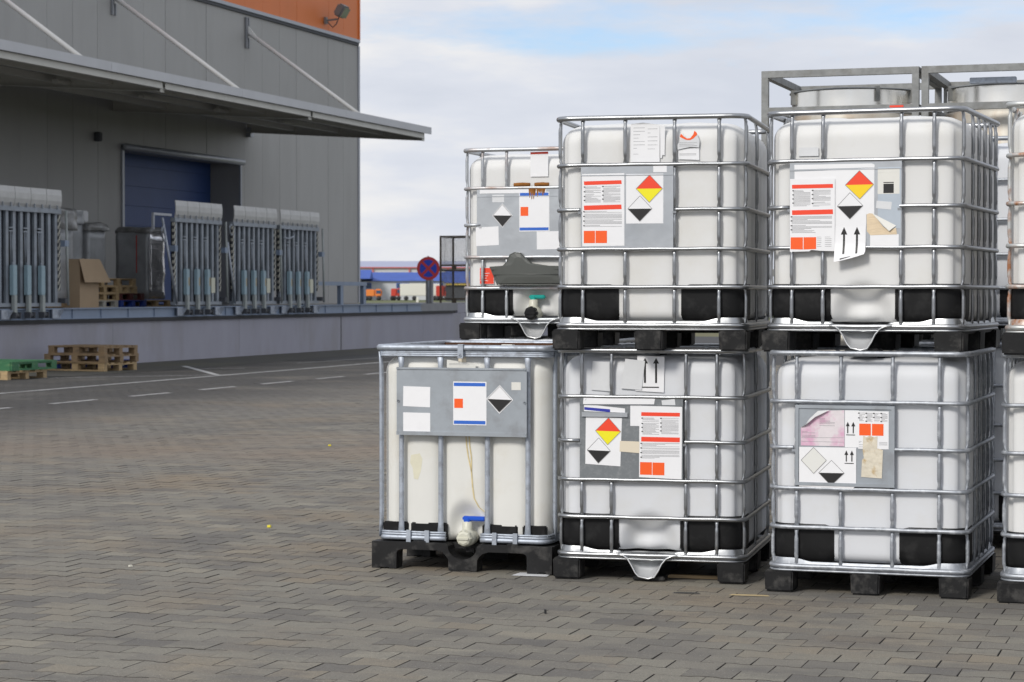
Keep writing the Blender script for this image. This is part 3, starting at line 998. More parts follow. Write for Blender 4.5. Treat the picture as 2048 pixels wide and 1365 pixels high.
def make_container(kind, label, loc, rz, group):
    """kind 'plain' (no valve side) or 'valve'"""
    root = thing('bulk_container', label, 'liquid container', loc, rz, group)
    vfront = VB if kind == 'plain' else VF
    gapu = (0.143, 0.624) if kind == 'plain' else (0.138, 0.680)
    niche = None if kind == 'plain' else (0.496, 0.16, 0.172, 0.20, 0.058)
    link('bottle', cached('bottle|' + kind, lambda: bottle_mesh(vfront, False, niche), M['hdpe']), root)
    for i, z in enumerate(HOOPS):
        if i == 5:
            def fn():
                P, cl = hoop_pts()
                b = MB(); b.sweep([L3(u, d, z) for u, d in P], 0.0125, 0.0135, cl, 10); return b
            link('top_rail', cached('top_rail', fn, M['galv']), root)
            continue
        gp = gapu if i == 3 else None
        def fn(z=z, gp=gp, i=i):
            P, cl = hoop_pts(gap=gp)
            b = MB()
            r_ = 0.0125 if i == 0 else 0.0108
            b.sweep([L3(u, d, z + 0.0008 * math.sin(u * 23 + i)) for u, d in P], r_ * 0.92, r_, cl, 10)
            if i == 0:
                b.sweep([L3(u, d, z - 0.019) for u, d in round_rect(0.018, 0.075, 7, 4, 4)], 0.008, 0.006, True, 6)
            if gp:
                for u in gp:                                        # end caps bent down
                    b.box(u - 0.507 if 0 else u - 0.5 - 0.009, u - 0.5 + 0.009, 0.021 - D / 2 - 0.011, 0.021 - D / 2 + 0.011, z - 0.020, z - 0.008)
            return b
        link('horizontal_tube', cached('horizontal_tube|%d%s' % (i, kind if gp else ''), fn, M['galv']), root)
    vertical_objs(root, vfront, gapu)
    link('bottom_tray', cached('bottom_tray|' + kind, lambda: tray_mesh(kind == 'valve'), M['tray']), root)
    if kind == 'valve':
        link('drip_spout', cached('drip_spout', spout_mesh, M['spout']), root)
    link('corner_guard', cached('corner_guard|l', lambda: guard_mesh(0.338, -1), M['black']), root)
    link('corner_guard', cached('corner_guard|r', lambda: guard_mesh(0.346, 1), M['black']), root)
    # nine feet under the tray; under a spout the middle front one is only a low pad
    foot = cached('foot|block', lambda: MB().bbox(-0.068, 0.068, -0.075, 0.075, 0.0, 0.104, 0.008, 0, 0.003), M['pallet_black'])
    pad = cached('foot|pad', lambda: MB().bbox(-0.082, 0.082, -0.06, 0.06, 0.0, 0.02, 0.005), M['pallet_black'])
    for i, u in enumerate((0.071, 0.494, 0.918)):
        for j, d in enumerate((0.080, D / 2, D - 0.080)):
            me_ = pad if (kind == 'valve' and i == 1 and j == 0) else foot
            link('foot', me_, root, None, L3(u, d, 0.0))
    runner = cached('runner', lambda: MB().bbox(-0.05, 0.05, -D / 2 + 0.15, D / 2 - 0.15, 0.088, 0.112, 0.004), M['pallet_black'])
    for u in (0.071, 0.494, 0.918):
        link('runner', runner, root, None, (u - 0.5, 0, 0))
    link('crossbar', cached('crossbar', lambda: MB().bbox(-0.42, 0.42, -0.05, 0.05, 0.080, 0.112, 0.004), M['pallet_black']), root)
    # screw cap in the middle of the top
    def cap():
        b = MB(); b.lathe([(0.0, 1.158), (0.10, 1.158), (0.108, 1.152), (0.108, 1.135), (0.112, 1.130)], 28); return b
    link('screw_cap', cached('screw_cap', cap, M['black']), root)
    return root

# flat print and paper --------------------------------------------------------
MATS_L = ['paper', 'ink_red', 'ink_orange', 'ink_yellow', 'ink_black', 'ink_text', 'ink_line', 'ink_blue', 'ink_navy', 'ink_pale', 'ink_amber', 'paper_dull']
MI = {k: i for i, k in enumerate(MATS_L)}
class Label:
    """a sheet of paper in the u,z plane of a container front at depth d, with flat print just proud of it"""
    def __init__(self, poly, d, paper='paper', thick=0.0008):
        self.b = MB(); self.d = d; self.paper = paper; self.step = 0
        n = len(poly)
        V = [L3(u, d, z) for u, z in poly] + [L3(u, d + thick, z) for u, z in poly]
        F = [tuple(range(n)), tuple(range(2 * n - 1, n - 1, -1))]
        for i in range(n):
            j = (i + 1) % n
            F.append((i, i + n, j + n, j))
        self.b.add(V, F, 0)

    def poly(self, pts, ink, lift=1):
        self.b.add([L3(u, self.d - 0.0005 * lift, z) for u, z in pts], [tuple(range(len(pts)))], MI[ink])
        return self

    def line(self, p, q, w, ink, lift=1):
        dx, dz = q[0] - p[0], q[1] - p[1]
        l = math.hypot(dx, dz); nx, nz = -dz / l * w / 2, dx / l * w / 2
        return self.poly([(p[0] + nx, p[1] + nz), (q[0] + nx, q[1] + nz), (q[0] - nx, q[1] - nz), (p[0] - nx, p[1] - nz)], ink, lift)

    def diamond(self, t, r, bt, l, top_ink, bot_ink, border='ink_line', back=None):
        if back:
            c = ((t[0] + bt[0]) / 2, (t[1] + bt[1]) / 2)
            self.poly([(c[0] + (p[0] - c[0]) * 1.10, c[1] + (p[1] - c[1]) * 1.10) for p in (t, r, bt, l)], back, 1)
        self.poly([t, r, l], top_ink, 2)
        self.poly([l, r, bt], bot_ink, 2)
        if border:
            for p, q in ((t, r), (r, bt), (bt, l), (l, t)):
                self.line(p, q, 0.0022, border, 3)
        return self

    def text(self, u0, u1, z1, z0, pitch=0.0050, seed=0, bullets=True):
        rn = random.Random(seed)
        z = z1
        k = 0
        while z > z0:
            full = rn.random() > 0.28
            e = u1 if full else u0 + (u1 - u0) * rn.uniform(0.3, 0.85)
            self.poly([(u0, z), (e, z + rn.uniform(-.0006, .0006)), (e, z - 0.0018), (u0, z - 0.0018)], 'ink_text', 1)
            if bullets and k % 4 == 0:
                self.poly([(u0 - 0.005, z + 0.001), (u0 + 0.003, z + 0.001), (u0 + 0.003, z - 0.004), (u0 - 0.005, z - 0.004)], 'ink_black', 2)
            z -= pitch * (1.0 if rn.random() > 0.12 else 1.7)
            k += 1
        return self

    def arrow(self, u, zt, zb, w=0.010, hw=0.015, hh=0.037, lean=0.0):
        self.poly([(u, zt), (u + hw, zt - hh), (u - hw, zt - hh)], 'ink_black', 2)
        self.poly([(u - w / 2, zt - hh), (u + w / 2, zt - hh), (u + w / 2 + lean, zb), (u - w / 2 + lean, zb)], 'ink_black', 2)
        return self

    def build(self, name, parent, label=None):
        mats = [M[k] for k in MATS_L]
        mats[0] = M[self.paper]
        return self.b.build(name, mats, parent, label)

def rect(u0, u1, z0, z1, tilt=0.0):
    return [(u0, z1 - tilt), (u1, z1 + tilt), (u1 + tilt, z0 + tilt), (u0 + tilt, z0 - tilt)]

def plate(root, u0, u1, z0, z1, m, border=0.0, d=0.0125):
    b = MB()
    b.box(u0 - .5, u1 - .5, d - D / 2, d + 0.003 - D / 2, z0, z1)
    for uu_ in (u0, u1 - 0.006):                                   # folded edges
        b.box(uu_ - .5, uu_ + 0.006 - .5, d + 0.003 - D / 2, d + 0.022 - D / 2, z0, z1)
    b.box(u0 - .5, u1 - .5, d - 0.003 - D / 2, d - D / 2, z1 - 0.046, z1 - 0.042) if not border else None
    if border:
        for a in ((u0, u1, z1 - border, z1), (u0, u1, z0, z0 + border), (u0, u0 + border, z0 + border, z1 - border), (u1 - border, u1, z0 + border, z1 - border)):
            b.box(a[0] - .5, a[1] - .5, d - 0.006 - D / 2, d - D / 2, a[2], a[3])
    return b.build('label_plate', m, root)

# ------------------------------------------------------------------ place the containers
GRP = 'caged white liquid containers stacked in the yard'
STEP = 1.172
def at(fx, fy, rz, z=0.0):
    """centre of a container whose front-left corner stands at fx, fy"""
    c, s = math.cos(rz), math.sin(rz)
    return (fx + c * 0.5 - s * D / 2, fy + s * 0.5 + c * D / 2, z)

cont_C = make_container('plain', 'lower caged container with a torn pink sheet and a black and white diamond', at(-2.186, 10.607, -0.010), -0.010, GRP); note(cont_C)
cont_B = make_container('valve', 'lower caged container with three blank white sheets and arrows above its dark plate', at(-3.315, 10.749, 0.080), 0.080, GRP); note(cont_B)
cont_E = dup(cont_C, at(-3.284, 10.633, 0.0896, STEP), 0.0896, 'upper caged container with a handwritten white page and torn orange scrap near its top')
cont_F = dup(cont_B, at(-2.216, 10.663, -0.052, STEP), -0.052, 'upper caged container with a peeling arrow sheet and tan torn backing on its plate')
cont_H = dup(cont_C, at(-1.06, 10.53, 0.0), 0.0, 'lower caged container cut off by the right edge of the photo')
cont_Hu = dup(cont_C, at(-1.035, 10.45, 0.0, STEP), 0.0, 'upper caged container with rusty hoops cut off by the right edge of the photo')
cont_G = dup(cont_B, at(-4.555, 12.80, 0.02, STEP), 0.02, 'farther caged container with rust stain, teal valve handle and grey cover, above the cream one')
cont_Gl = dup(cont_B, at(-4.555, 12.80, 0.02, 0.0), 0.02, 'caged container standing under the farther one with the teal valve handle')
cont_R = dup(cont_C, at(-1.93, 12.75, 0.0, 0.0), 0.0, 'lower container of the second row, seen through the gap at the right')
cont_Ru = dup(cont_C, at(-1.93, 12.75, 0.0, STEP), 0.0, 'upper container of the second row, seen through the gap at the right')

def parts(root, *names):
    return [o for o in C.objects if o.parent == root and o.name.split('.')[0] in names]
TUBES = ('vertical_tube', 'horizontal_tube', 'top_rail')
def dress(root, tube, tray, bottle):
    for o in parts(root, *TUBES):
        remat(o, M[tube])
    for o in parts(root, 'bottom_tray'):
        remat(o, M[tray])
    for o in parts(root, 'bottle'):
        remat(o, M[bottle])
# the two bright cages have fewer uprights on their sides
for rt in (cont_E, cont_B):
    for o in parts(rt, 'vertical_tube'):
        dloc = o.location.y + D / 2
        if 0.2 < dloc < D - 0.15 and abs(dloc - 0.54) > 0.02 and abs(o.location.x) > 0.4:
            bpy.data.objects.remove(o)
dress(cont_C, 'galv_dull', 'galv_dull', 'hdpe_cool')
dress(cont_B, 'galv', 'tray', 'hdpe_cool')
dress(cont_F, 'galv_mid', 'tray', 'hdpe')
dress(cont_H, 'galv_dull', 'galv_dull', 'hdpe')
dress(cont_Hu, 'galv_rust', 'galv_rust', 'hdpe')
dress(cont_G, 'galv_rust2', 'tray', 'hdpe')
dress(cont_Gl, 'galv_dull', 'tray', 'hdpe')
dress(cont_R, 'galv_dull', 'galv_dull', 'hdpe_cool')
dress(cont_Ru, 'galv_dull', 'galv_dull', 'hdpe_cool')
BT = 0.0405                # depth at which papers stuck on the bottle front lie

# ---- E : upper left
pE = plate(cont_E, 0.148, 0.618, 0.516, 0.924, M['plate'])
Label(rect(0.154, 0.370, 0.525, 0.889, 0.001), 0.0115).poly(rect(0.163, 0.355, 0.834, 0.853, 0.002), 'ink_red').poly(rect(0.163, 0.355, 0.708, 0.731, 0.002), 'ink_red') \
    .text(0.168, 0.250, 0.824, 0.742, seed=1).text(0.262, 0.350, 0.826, 0.746, seed=2).text(0.165, 0.358, 0.700, 0.622, seed=3) \
    .poly(rect(0.163, 0.2205, 0.540, 0.602), 'ink_orange').poly(rect(0.2235, 0.282, 0.540, 0.602), 'ink_orange').build('hazard_sheet', pE)
Label(rect(0.379, 0.568, 0.637, 0.885), 0.0115) \
    .diamond((0.498, 0.880), (0.564, 0.811), (0.497, 0.742), (0.430, 0.811), 'ink_red', 'ink_yellow') \
    .diamond((0.450, 0.776), (0.511, 0.711), (0.449, 0.648), (0.388, 0.711), 'paper', 'ink_black').build('diamond_sheet', pE)
Label(rect(0.517, 0.585, 0.893, 0.924), 0.0113, 'paper').build('blank_sticker', pE)
hw = Label([(0.397, 1.122), (0.40, 1.138), (0.46, 1.143), (0.545, 1.132), (0.545, 0.945), (0.397, 0.946)], BT - 0.004, 'paper')
hw.text(0.412, 0.470, 1.118, 0.975, 0.017, 11, False).text(0.484, 0.534, 1.112, 1.0, 0.020, 12, False).build('handwritten_page', cont_E, 'white page with faint handwriting')
Label([(0.547, 1.128), (0.572, 1.128), (0.570, 0.978), (0.558, 0.980), (0.556, 0.965), (0.548, 0.966)], BT - 0.003).build('paper_edge', cont_E)
tb = Label([(0.636, 1.03), (0.645, 1.045), (0.658, 1.062), (0.664, 1.088), (0.672, 1.069), (0.684, 1.060), (0.70, 1.062), (0.712, 1.078), (0.722, 1.098), (0.735, 1.082), (0.747, 1.048), (0.744, 1.015), (0.700, 1.018), (0.637, 1.005)], BT - 0.010, 'paper_dull')
tb.poly([(0.648, 1.068), (0.653, 1.085), (0.668, 1.070), (0.684, 1.060), (0.70, 1.061), (0.716, 1.080), (0.721, 1.098), (0.733, 1.088), (0.735, 1.078), (0.716, 1.060), (0.70, 1.052), (0.68, 1.053)], 'ink_orange', 2)
tb.text(0.645, 0.735, 1.04, 1.022, 0.008, 15, False).build('torn_scrap', cont_E, 'torn label with an orange upper rim')
Label([(0.638, 1.008), (0.744, 1.012), (0.745, 0.952), (0.700, 0.955), (0.640, 0.957)], BT - 0.003, 'paper').text(0.645, 0.73, 0.985, 0.975, 0.006, 16, False).build('scrap_tail', cont_E)

# ---- B : lower left
pB = plate(cont_B, 0.140, 0.672, 0.516, 0.936, M['plate_dark'])
Label([(0.160, 0.926), (0.529, 0.925), (0.524, 0.897), (0.157, 0.894)], 0.0112, 'paper').line((0.166, 0.912), (0.176, 0.922), .001, 'ink_line').build('long_strip', pB)
Label([(0.162, 0.889), (0.230, 0.888), (0.375, 0.874), (0.375, 0.853), (0.162, 0.858)], 0.0108, 'paper').poly([(0.164, 0.879), (0.298, 0.869), (0.298, 0.854), (0.164, 0.865)], 'ink_navy').build('folded_papers', pB)
sl = MB(); sl.box(0.152 - .5, 0.389 - .5, 0.004 - D / 2, 0.010 - D / 2, 0.834, 0.853); sl.box(0.152 - .5, 0.389 - .5, 0.002 - D / 2, 0.005 - D / 2, 0.831, 0.834)
sl.build('paper_holder', M['plate'], pB)
Label([(0.172, 0.834), (0.359, 0.825), (0.351, 0.579), (0.169, 0.589)], 0.0112) \
    .diamond((0.290, 0.826), (0.353, 0.756), (0.285, 0.688), (0.222, 0.759), 'ink_red', 'ink_yellow') \
    .diamond((0.239, 0.723), (0.300, 0.656), (0.237, 0.593), (0.179, 0.660), 'paper', 'ink_black').build('diamond_sheet', pB)
Label([(0.349, 0.709), (0.450, 0.707), (0.450, 0.648), (0.347, 0.655)], 0.0100, 'paper_tape').build('tape', pB)
Label(rect(0.402, 0.46, 0.786, 0.890), 0.0115).build('blank_sheet', pB)
Label([(0.449, 0.889), (0.668, 0.886), (0.666, 0.519), (0.448, 0.526)], 0.0105).poly(rect(0.459, 0.657, 0.837, 0.856, -.0005), 'ink_red').poly(rect(0.459, 0.657, 0.707, 0.731, -.0005), 'ink_red') \
    .text(0.465, 0.550, 0.828, 0.744, seed=21).text(0.561, 0.650, 0.828, 0.746, seed=22).text(0.460, 0.655, 0.700, 0.622, seed=23) \
    .poly(rect(0.453, 0.514, 0.539, 0.603), 'ink_orange').poly(rect(0.517, 0.578, 0.538, 0.602), 'ink_orange').build('hazard_sheet', pB)
Label([(0.562, 0.917), (0.630, 0.925), (0.634, 0.892), (0.566, 0.892)], 0.0112, 'paper_dull').build('blank_sticker', pB)
Label([(0.201, 1.113), (0.293, 1.108), (0.296, 0.959), (0.194, 0.966)], BT - 0.003, 'paper_dull').build('blank_sheet', cont_B)
Label([(0.434, 1.143), (0.573, 1.138), (0.57, 0.956), (0.423, 0.963)], BT - 0.003).arrow(0.473, 1.131, 1.004, 0.010, 0.0155, 0.028).arrow(0.530, 1.131, 1.004, 0.010, 0.0155, 0.028) \
    .poly(rect(0.455, 0.545, 0.979, 0.985), 'ink_black').build('arrow_sheet', cont_B)
Label([(0.372, 1.126), (0.474, 1.116), (0.472, 1.10), (0.456, 0.968), (0.348, 0.975)], BT - 0.007, 'paper_dull').build('blank_sheet', cont_B)

# ---- C : lower right
pC = plate(cont_C, 0.152, 0.634, 0.524, 0.916, M['plate_dull'], 0.016)
pk = Label([(0.179, 0.806), (0.190, 0.806), (0.206, 0.818), (0.222, 0.850), (0.246, 0.868), (0.262, 0.888), (0.391, 0.893), (0.392, 0.718), (0.179, 0.718)], 0.0112, 'paper_pink')
pk.text(0.270, 0.345, 0.852, 0.815, 0.006, 31, False).text(0.184, 0.25, 0.788, 0.76, 0.007, 32, False).line((0.182, 0.756), (0.388, 0.760), .0015, 'ink_text').line((0.182, 0.738), (0.388, 0.738), .0015, 'ink_text').build('pink_sheet', pC, 'torn pink form')
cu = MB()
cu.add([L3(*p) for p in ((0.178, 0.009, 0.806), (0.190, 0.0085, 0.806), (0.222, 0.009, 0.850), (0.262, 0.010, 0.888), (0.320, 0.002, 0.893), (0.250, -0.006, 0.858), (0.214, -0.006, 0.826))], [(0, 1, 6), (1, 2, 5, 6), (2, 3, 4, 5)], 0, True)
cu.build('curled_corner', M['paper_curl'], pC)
Label(rect(0.394, 0.461, 0.714, 0.893), 0.0113).arrow(0.408, 0.838, 0.782, 0.0055, 0.0095, 0.022).arrow(0.435, 0.838, 0.782, 0.0055, 0.0095, 0.022).poly(rect(0.400, 0.444, 0.772, 0.776), 'ink_black').build('arrow_sheet', pC)
tx_ = Label(rect(0.459, 0.606, 0.708, 0.891), 0.0108)
for q in range(4):
    tx_.text(0.463 + q * 0.036, 0.492 + q * 0.036, 0.882, 0.842, 0.0048, 40 + q)
tx_.poly(rect(0.464, 0.520, 0.773, 0.830), 'ink_orange').poly(rect(0.5255, 0.581, 0.773, 0.830), 'ink_orange').text(0.462, 0.488, 0.745, 0.718, 0.006, 45, False).text(0.56, 0.60, 0.742, 0.725, 0.006, 46, False).build('text_sheet', pC)
Label([(0.171, 0.711), (0.450, 0.713), (0.450, 0.533), (0.436, 0.514), (0.171, 0.518)], 0.0090) \
    .diamond((0.242, 0.710), (0.305, 0.648), (0.243, 0.583), (0.181, 0.647), 'ink_pale', 'ink_pale') \
    .diamond((0.330, 0.649), (0.392, 0.588), (0.328, 0.526), (0.267, 0.587), 'paper', 'ink_black') \
    .arrow(0.402, 0.699, 0.645, 0.0055, 0.0095, 0.022).arrow(0.429, 0.699, 0.645, 0.0055, 0.0095, 0.022).poly(rect(0.394, 0.438, 0.634, 0.638), 'ink_black').build('diamond_sheet', pC)
Label([(0.483, 0.773), (0.500, 0.764), (0.515, 0.774), (0.535, 0.765), (0.552, 0.770), (0.551, 0.712), (0.579, 0.704), (0.574, 0.567), (0.474, 0.572), (0.478, 0.655), (0.487, 0.664), (0.481, 0.700)], 0.0096, 'paper_brown').build('torn_residue', pC, 'torn label with brown glue residue')

# ---- F : upper right
pF = plate(cont_F, 0.140, 0.690, 0.508, 0.932, M['plate'])
Label(rect(0.575, 0.686, 0.60, 0.895), 0.0117, 'sky_sheen').build('sky_reflection', pF)  # sheet painted as the sky reflected in the steel plate
Label([(0.163, 0.915), (0.545, 0.914), (0.559, 0.908), (0.558, 0.895), (0.163, 0.892)], 0.0114).build('long_strip', pF)
pe = Label([(0.164, 0.882), (0.300, 0.884), (0.558, 0.893), (0.558, 0.669), (0.519, 0.669), (0.517, 0.513), (0.366, 0.513), (0.164, 0.513)], 0.0108)
pe.diamond((0.485, 0.881), (0.555, 0.813), (0.487, 0.743), (0.416, 0.812), 'ink_red', 'ink_amber').diamond((0.439, 0.775), (0.503, 0.711), (0.439, 0.647), (0.377, 0.710), 'paper', 'ink_black')
pe.build('diamond_sheet', pF)
hs = Label([(0.143, 0.846), (0.366, 0.846), (0.366, 0.492), (0.300, 0.494), (0.250, 0.499), (0.240, 0.492), (0.143, 0.490)], 0.0060)
hs.poly(rect(0.153, 0.356, 0.799, 0.818, .0004), 'ink_red').poly(rect(0.153, 0.356, 0.671, 0.694, .0012), 'ink_red').text(0.160, 0.245, 0.790, 0.710, seed=51).text(0.257, 0.345, 0.790, 0.712, seed=52).text(0.152, 0.352, 0.663, 0.580, seed=53)
hs.poly([(0.147, 0.561), (0.208, 0.561), (0.208, 0.501), (0.147, 0.503)], 'ink_orange').poly([(0.2115, 0.561), (0.274, 0.561), (0.274, 0.503), (0.2115, 0.501)], 'ink_orange')
hs.text(0.278, 0.30, 0.562, 0.508, 0.009, 54, False).text(0.317, 0.35, 0.562, 0.512, 0.009, 55, False).build('hazard_sheet', pF)
# arrow sheet whose lower flap hangs in front of the hoop
fl = MB()
rows_ = [(0.610, 0.0095, 0.366, 0.517), (0.540, 0.008, 0.366, 0.517), (0.515, 0.004, 0.366, 0.517), (0.490, -0.004, 0.366, 0.517)]
V = []
for z, d, a, b_ in rows_:
    for q in range(5):
        V.append(L3(a + (b_ - a) * q / 4, d, z))
for q in range(5):
    V.append(L3(0.366 + 0.147 * q / 4, -0.016, 0.440 + 0.036 * (q / 4) ** 1.3))
F_ = []
for i in range(4):
    for q in range(4):
        F_.append((i * 5 + q, i * 5 + q + 1, (i + 1) * 5 + q + 1, (i + 1) * 5 + q))
fl.add(V, F_, 0, True)
for u in (0.411, 0.4745):
    fl.add([L3(u, 0.0085, 0.609), L3(u + 0.016, 0.0085, 0.572), L3(u - 0.016, 0.0085, 0.572)], [(0, 1, 2)], 1)
    pr_ = [(0.574, 0.0082), (0.540, 0.0072), (0.515, 0.0032), (0.490, -0.0048), (0.478, -0.0096)]
    for (za, da), (zb_, db) in zip(pr_[:-1], pr_[1:]):
        fl.add([L3(u - 0.005, da, za), L3(u + 0.005, da, za), L3(u + 0.005, db, zb_), L3(u - 0.005, db, zb_)], [(0, 1, 2, 3)], 1)
fl.add([L3(0.395, -0.0155, 0.456), L3(0.447, -0.0152, 0.467), L3(0.447, -0.0150, 0.4655), L3(0.395, -0.0162, 0.450)], [(0, 1, 2, 3)], 1)
fl.build('arrow_flap', [M['paper'], M['ink_black']], pF, 'peeling sheet with two upward arrows')
Label(rect(0.574, 0.680, 0.766, 0.887), 0.0112, 'paper_cream').poly(rect(0.602, 0.652, 0.770, 0.815), 'ink_black').poly(rect(0.602, 0.652, 0.819, 0.823), 'ink_black') \
    .line((0.578, 0.870), (0.676, 0.870), .0009, 'ink_pale').build('square_sticker', pF)
Label([(0.569, 0.734), (0.643, 0.727), (0.640, 0.690), (0.566, 0.698)], 0.0108, 'paper_dull').build('blank_sticker', pF)
Label([(0.538, 0.575), (0.677, 0.572), (0.677, 0.512), (0.538, 0.512)], 0.0112).build('blank_sheet', pF)
Label([(0.521, 0.669), (0.535, 0.674), (0.555, 0.671), (0.600, 0.610), (0.630, 0.590), (0.664, 0.604), (0.668, 0.571), (0.540, 0.568), (0.522, 0.587)], 0.0104, 'paper_wood').build('torn_backing', pF, 'tan torn backing with a folded corner')
fo = MB(); fo.add([L3(*p) for p in ((0.548, 0.0098, 0.674), (0.665, 0.0095, 0.613), (0.632, 0.000, 0.587), (0.605, 0.000, 0.612))], [(0, 1, 2, 3)]); fo.build('folded_corner', M['paper_cream'], pF)
Label(rect(0.177, 0.277, 0.958, 1.000), BT - 0.003, 'paper_dull').build('blank_sticker', cont_F)

# ---- G : farther one, with valve, rust and the grey cover hanging on its cage
pG = plate(cont_G, 0.115, 0.662, 0.505, 0.925, M['plate'])
Label(rect(0.135, 0.560, 0.900, 0.922), 0.0112).build('long_strip', pG)
Label(rect(0.108, 0.255, 0.580, 0.695, 0.003), 0.0112).build('blank_sheet', pG)
Label(rect(0.500, 0.66, 0.555, 0.665, 0.001), 0.0112).build('blank_sheet', pG)
Label(rect(0.215, 0.292, 0.845, 0.892), 0.0114, 'paper_dull').build('blank_sticker', pG)
Label([(0.280, 0.838), (0.346, 0.763), (0.281, 0.690), (0.215, 0.765)], 0.0112).diamond((0.280, 0.832), (0.341, 0.763), (0.281, 0.696), (0.220, 0.765), 'paper', 'ink_black').build('diamond_sticker', pG)
Label(rect(0.388, 0.580, 0.665, 0.905, 0.001), 0.0108).poly(rect(0.393, 0.575, 0.882, 0.901), 'ink_blue').poly(rect(0.391, 0.575, 0.671, 0.689), 'ink_blue').poly(rect(0.397, 0.446, 0.760, 0.815), 'ink_orange').build('blue_edged_sheet', pG)
Label(rect(0.452, 0.565, 1.00, 1.150), BT - 0.003, 'paper').poly(rect(0.452, 0.565, 1.138, 1.151, .001), 'ink_red').build('red_topped_sheet', cont_G)
Label(rect(0.125, 0.218, 0.343, 0.445), BT - 0.003, 'paper').poly(rect(0.127, 0.216, 0.345, 0.443), 'ink_red', 1).line((0.132, 0.425), (0.160, 0.425), .003, 'paper', 2).line((0.132, 0.410), (0.19, 0.410), .003, 'paper', 2) \
    .line((0.132, 0.395), (0.18, 0.395), .003, 'paper', 2).line((0.132, 0.380), (0.17, 0.380), .003, 'paper', 2).line((0.132, 0.365), (0.18, 0.365), .003, 'paper', 2).build('red_sticker', cont_G)
rs = MB()
rr_ = random.Random(5)
for k in range(9):
    u0 = 0.455 + 0.012 * k + rr_.uniform(-.003, .003)
    l = rr_.uniform(0.02, 0.07)
    rs.add([L3(u0 - 0.008, 0.0100, 0.928), L3(u0 + 0.008, 0.0100, 0.928), L3(u0 + 0.002, 0.0100, 0.928 - l), L3(u0 - 0.002, 0.0100, 0.928 - l)], [(0, 1, 2, 3)])
for (a, b_) in ((0.352, 0.455), (0.485, 0.575)):
    rs.sweep([L3(a, 0.019, 0.950), L3((a + b_) / 2, 0.017, 0.953), L3(b_, 0.019, 0.950)], 0.010, 0.012, False, 8)
rs.build('rust_crust', M['rust'], cont_G)
def valve(root, u, z, d, handle_mat, cap_mat, body_mat, hl=0.095):
    b = MB()
    b.lathe([(0.046, d + 0.11), (0.046, d + 0.03), (0.040, d + 0.024), (0.040, d)], 20, L3(u, 0, z), 0, 'y')
    b.lathe([(0.028, 0), (0.028, 0.055), (0.020, 0.06)], 14, (u - .5, d + 0.065 - D / 2, z + 0.025), 0, 'z')
    v = b.build('valve', body_mat, root)
    c = MB()
    c.lathe([(0.0, d - 0.012), (0.028, d - 0.012), (0.038, d - 0.006), (0.043, d + 0.004), (0.043, d + 0.03)], 8, L3(u, 0, z), 0, 'y', False)
    c.box(u - .5 - 0.030, u - .5 + 0.030, d - 0.018 - D / 2, d - 0.008 - D / 2, z - 0.005, z + 0.005)
    c.build('cap', cap_mat, v)
    h = MB()
    h.bbox(u - .5 - 0.016, u - .5 + 0.016, d + 0.045 - D / 2, d + 0.085 - D / 2, z + 0.058, z + 0.105, 0.004)
    h.bbox(u - .5 - 0.026, u - .5 + hl, d + 0.05 - D / 2, d + 0.085 - D / 2, z + 0.088, z + 0.112, 0.006)
    h.build('handle', handle_mat, v)
    return v
valve(cont_G, 0.468, 0.165, -0.012, M['handle_teal'], M['black'], M['hdpe_valve'], 0.075)
cv = thing('plastic_cover', 'grey moulded plastic cover hung on the cage of the farther container', 'plastic cover', cont_G.location, 0.02)
cv.location = (cont_G.location.x, cont_G.location.y, STEP)
pts = [(0.205, 0.450), (0.290, 0.455), (0.315, 0.480), (0.335, 0.525), (0.365, 0.540), (0.405, 0.535), (0.440, 0.500), (0.480, 0.470), (0.60, 0.452), (0.74, 0.45), (0.70, 0.338), (0.255, 0.335)]
b = MB()
n = len(pts)
cxy = (sum(p[0] for p in pts) / n, sum(p[1] for p in pts) / n)
V = []
for sc, d in ((1.0, -0.002), (1.0, -0.016), (0.975, -0.022), (0.93, -0.020), (0.91, -0.030), (0.6, -0.034)):
    for (u, z) in pts:
        V.append(L3(cxy[0] + (u - cxy[0]) * sc, d, cxy[1] + (z - cxy[1]) * sc))
F_ = []
for i in range(5):
    for k in range(n):
        l = (k + 1) % n
        F_.append((i * n + k, i * n + l, (i + 1) * n + l, (i + 1) * n + k))
F_.append(tuple(5 * n + k for k in range(n))); F_.append(tuple(range(n))[::-1])
b.add(V, F_, 0, False)
b.build('shell', M['grey_plastic'], cv)
b = MB()
b.sweep([L3(0.225, -0.028, 0.432), L3(0.72, -0.030, 0.432)], 0.004, 0.005, False, 8)
b.sweep([L3(0.235, -0.032, 0.402), L3(0.715, -0.034, 0.402)], 0.003, 0.004, False, 8)
b.build('moulded_ridge', M['grey_plastic'], cv)

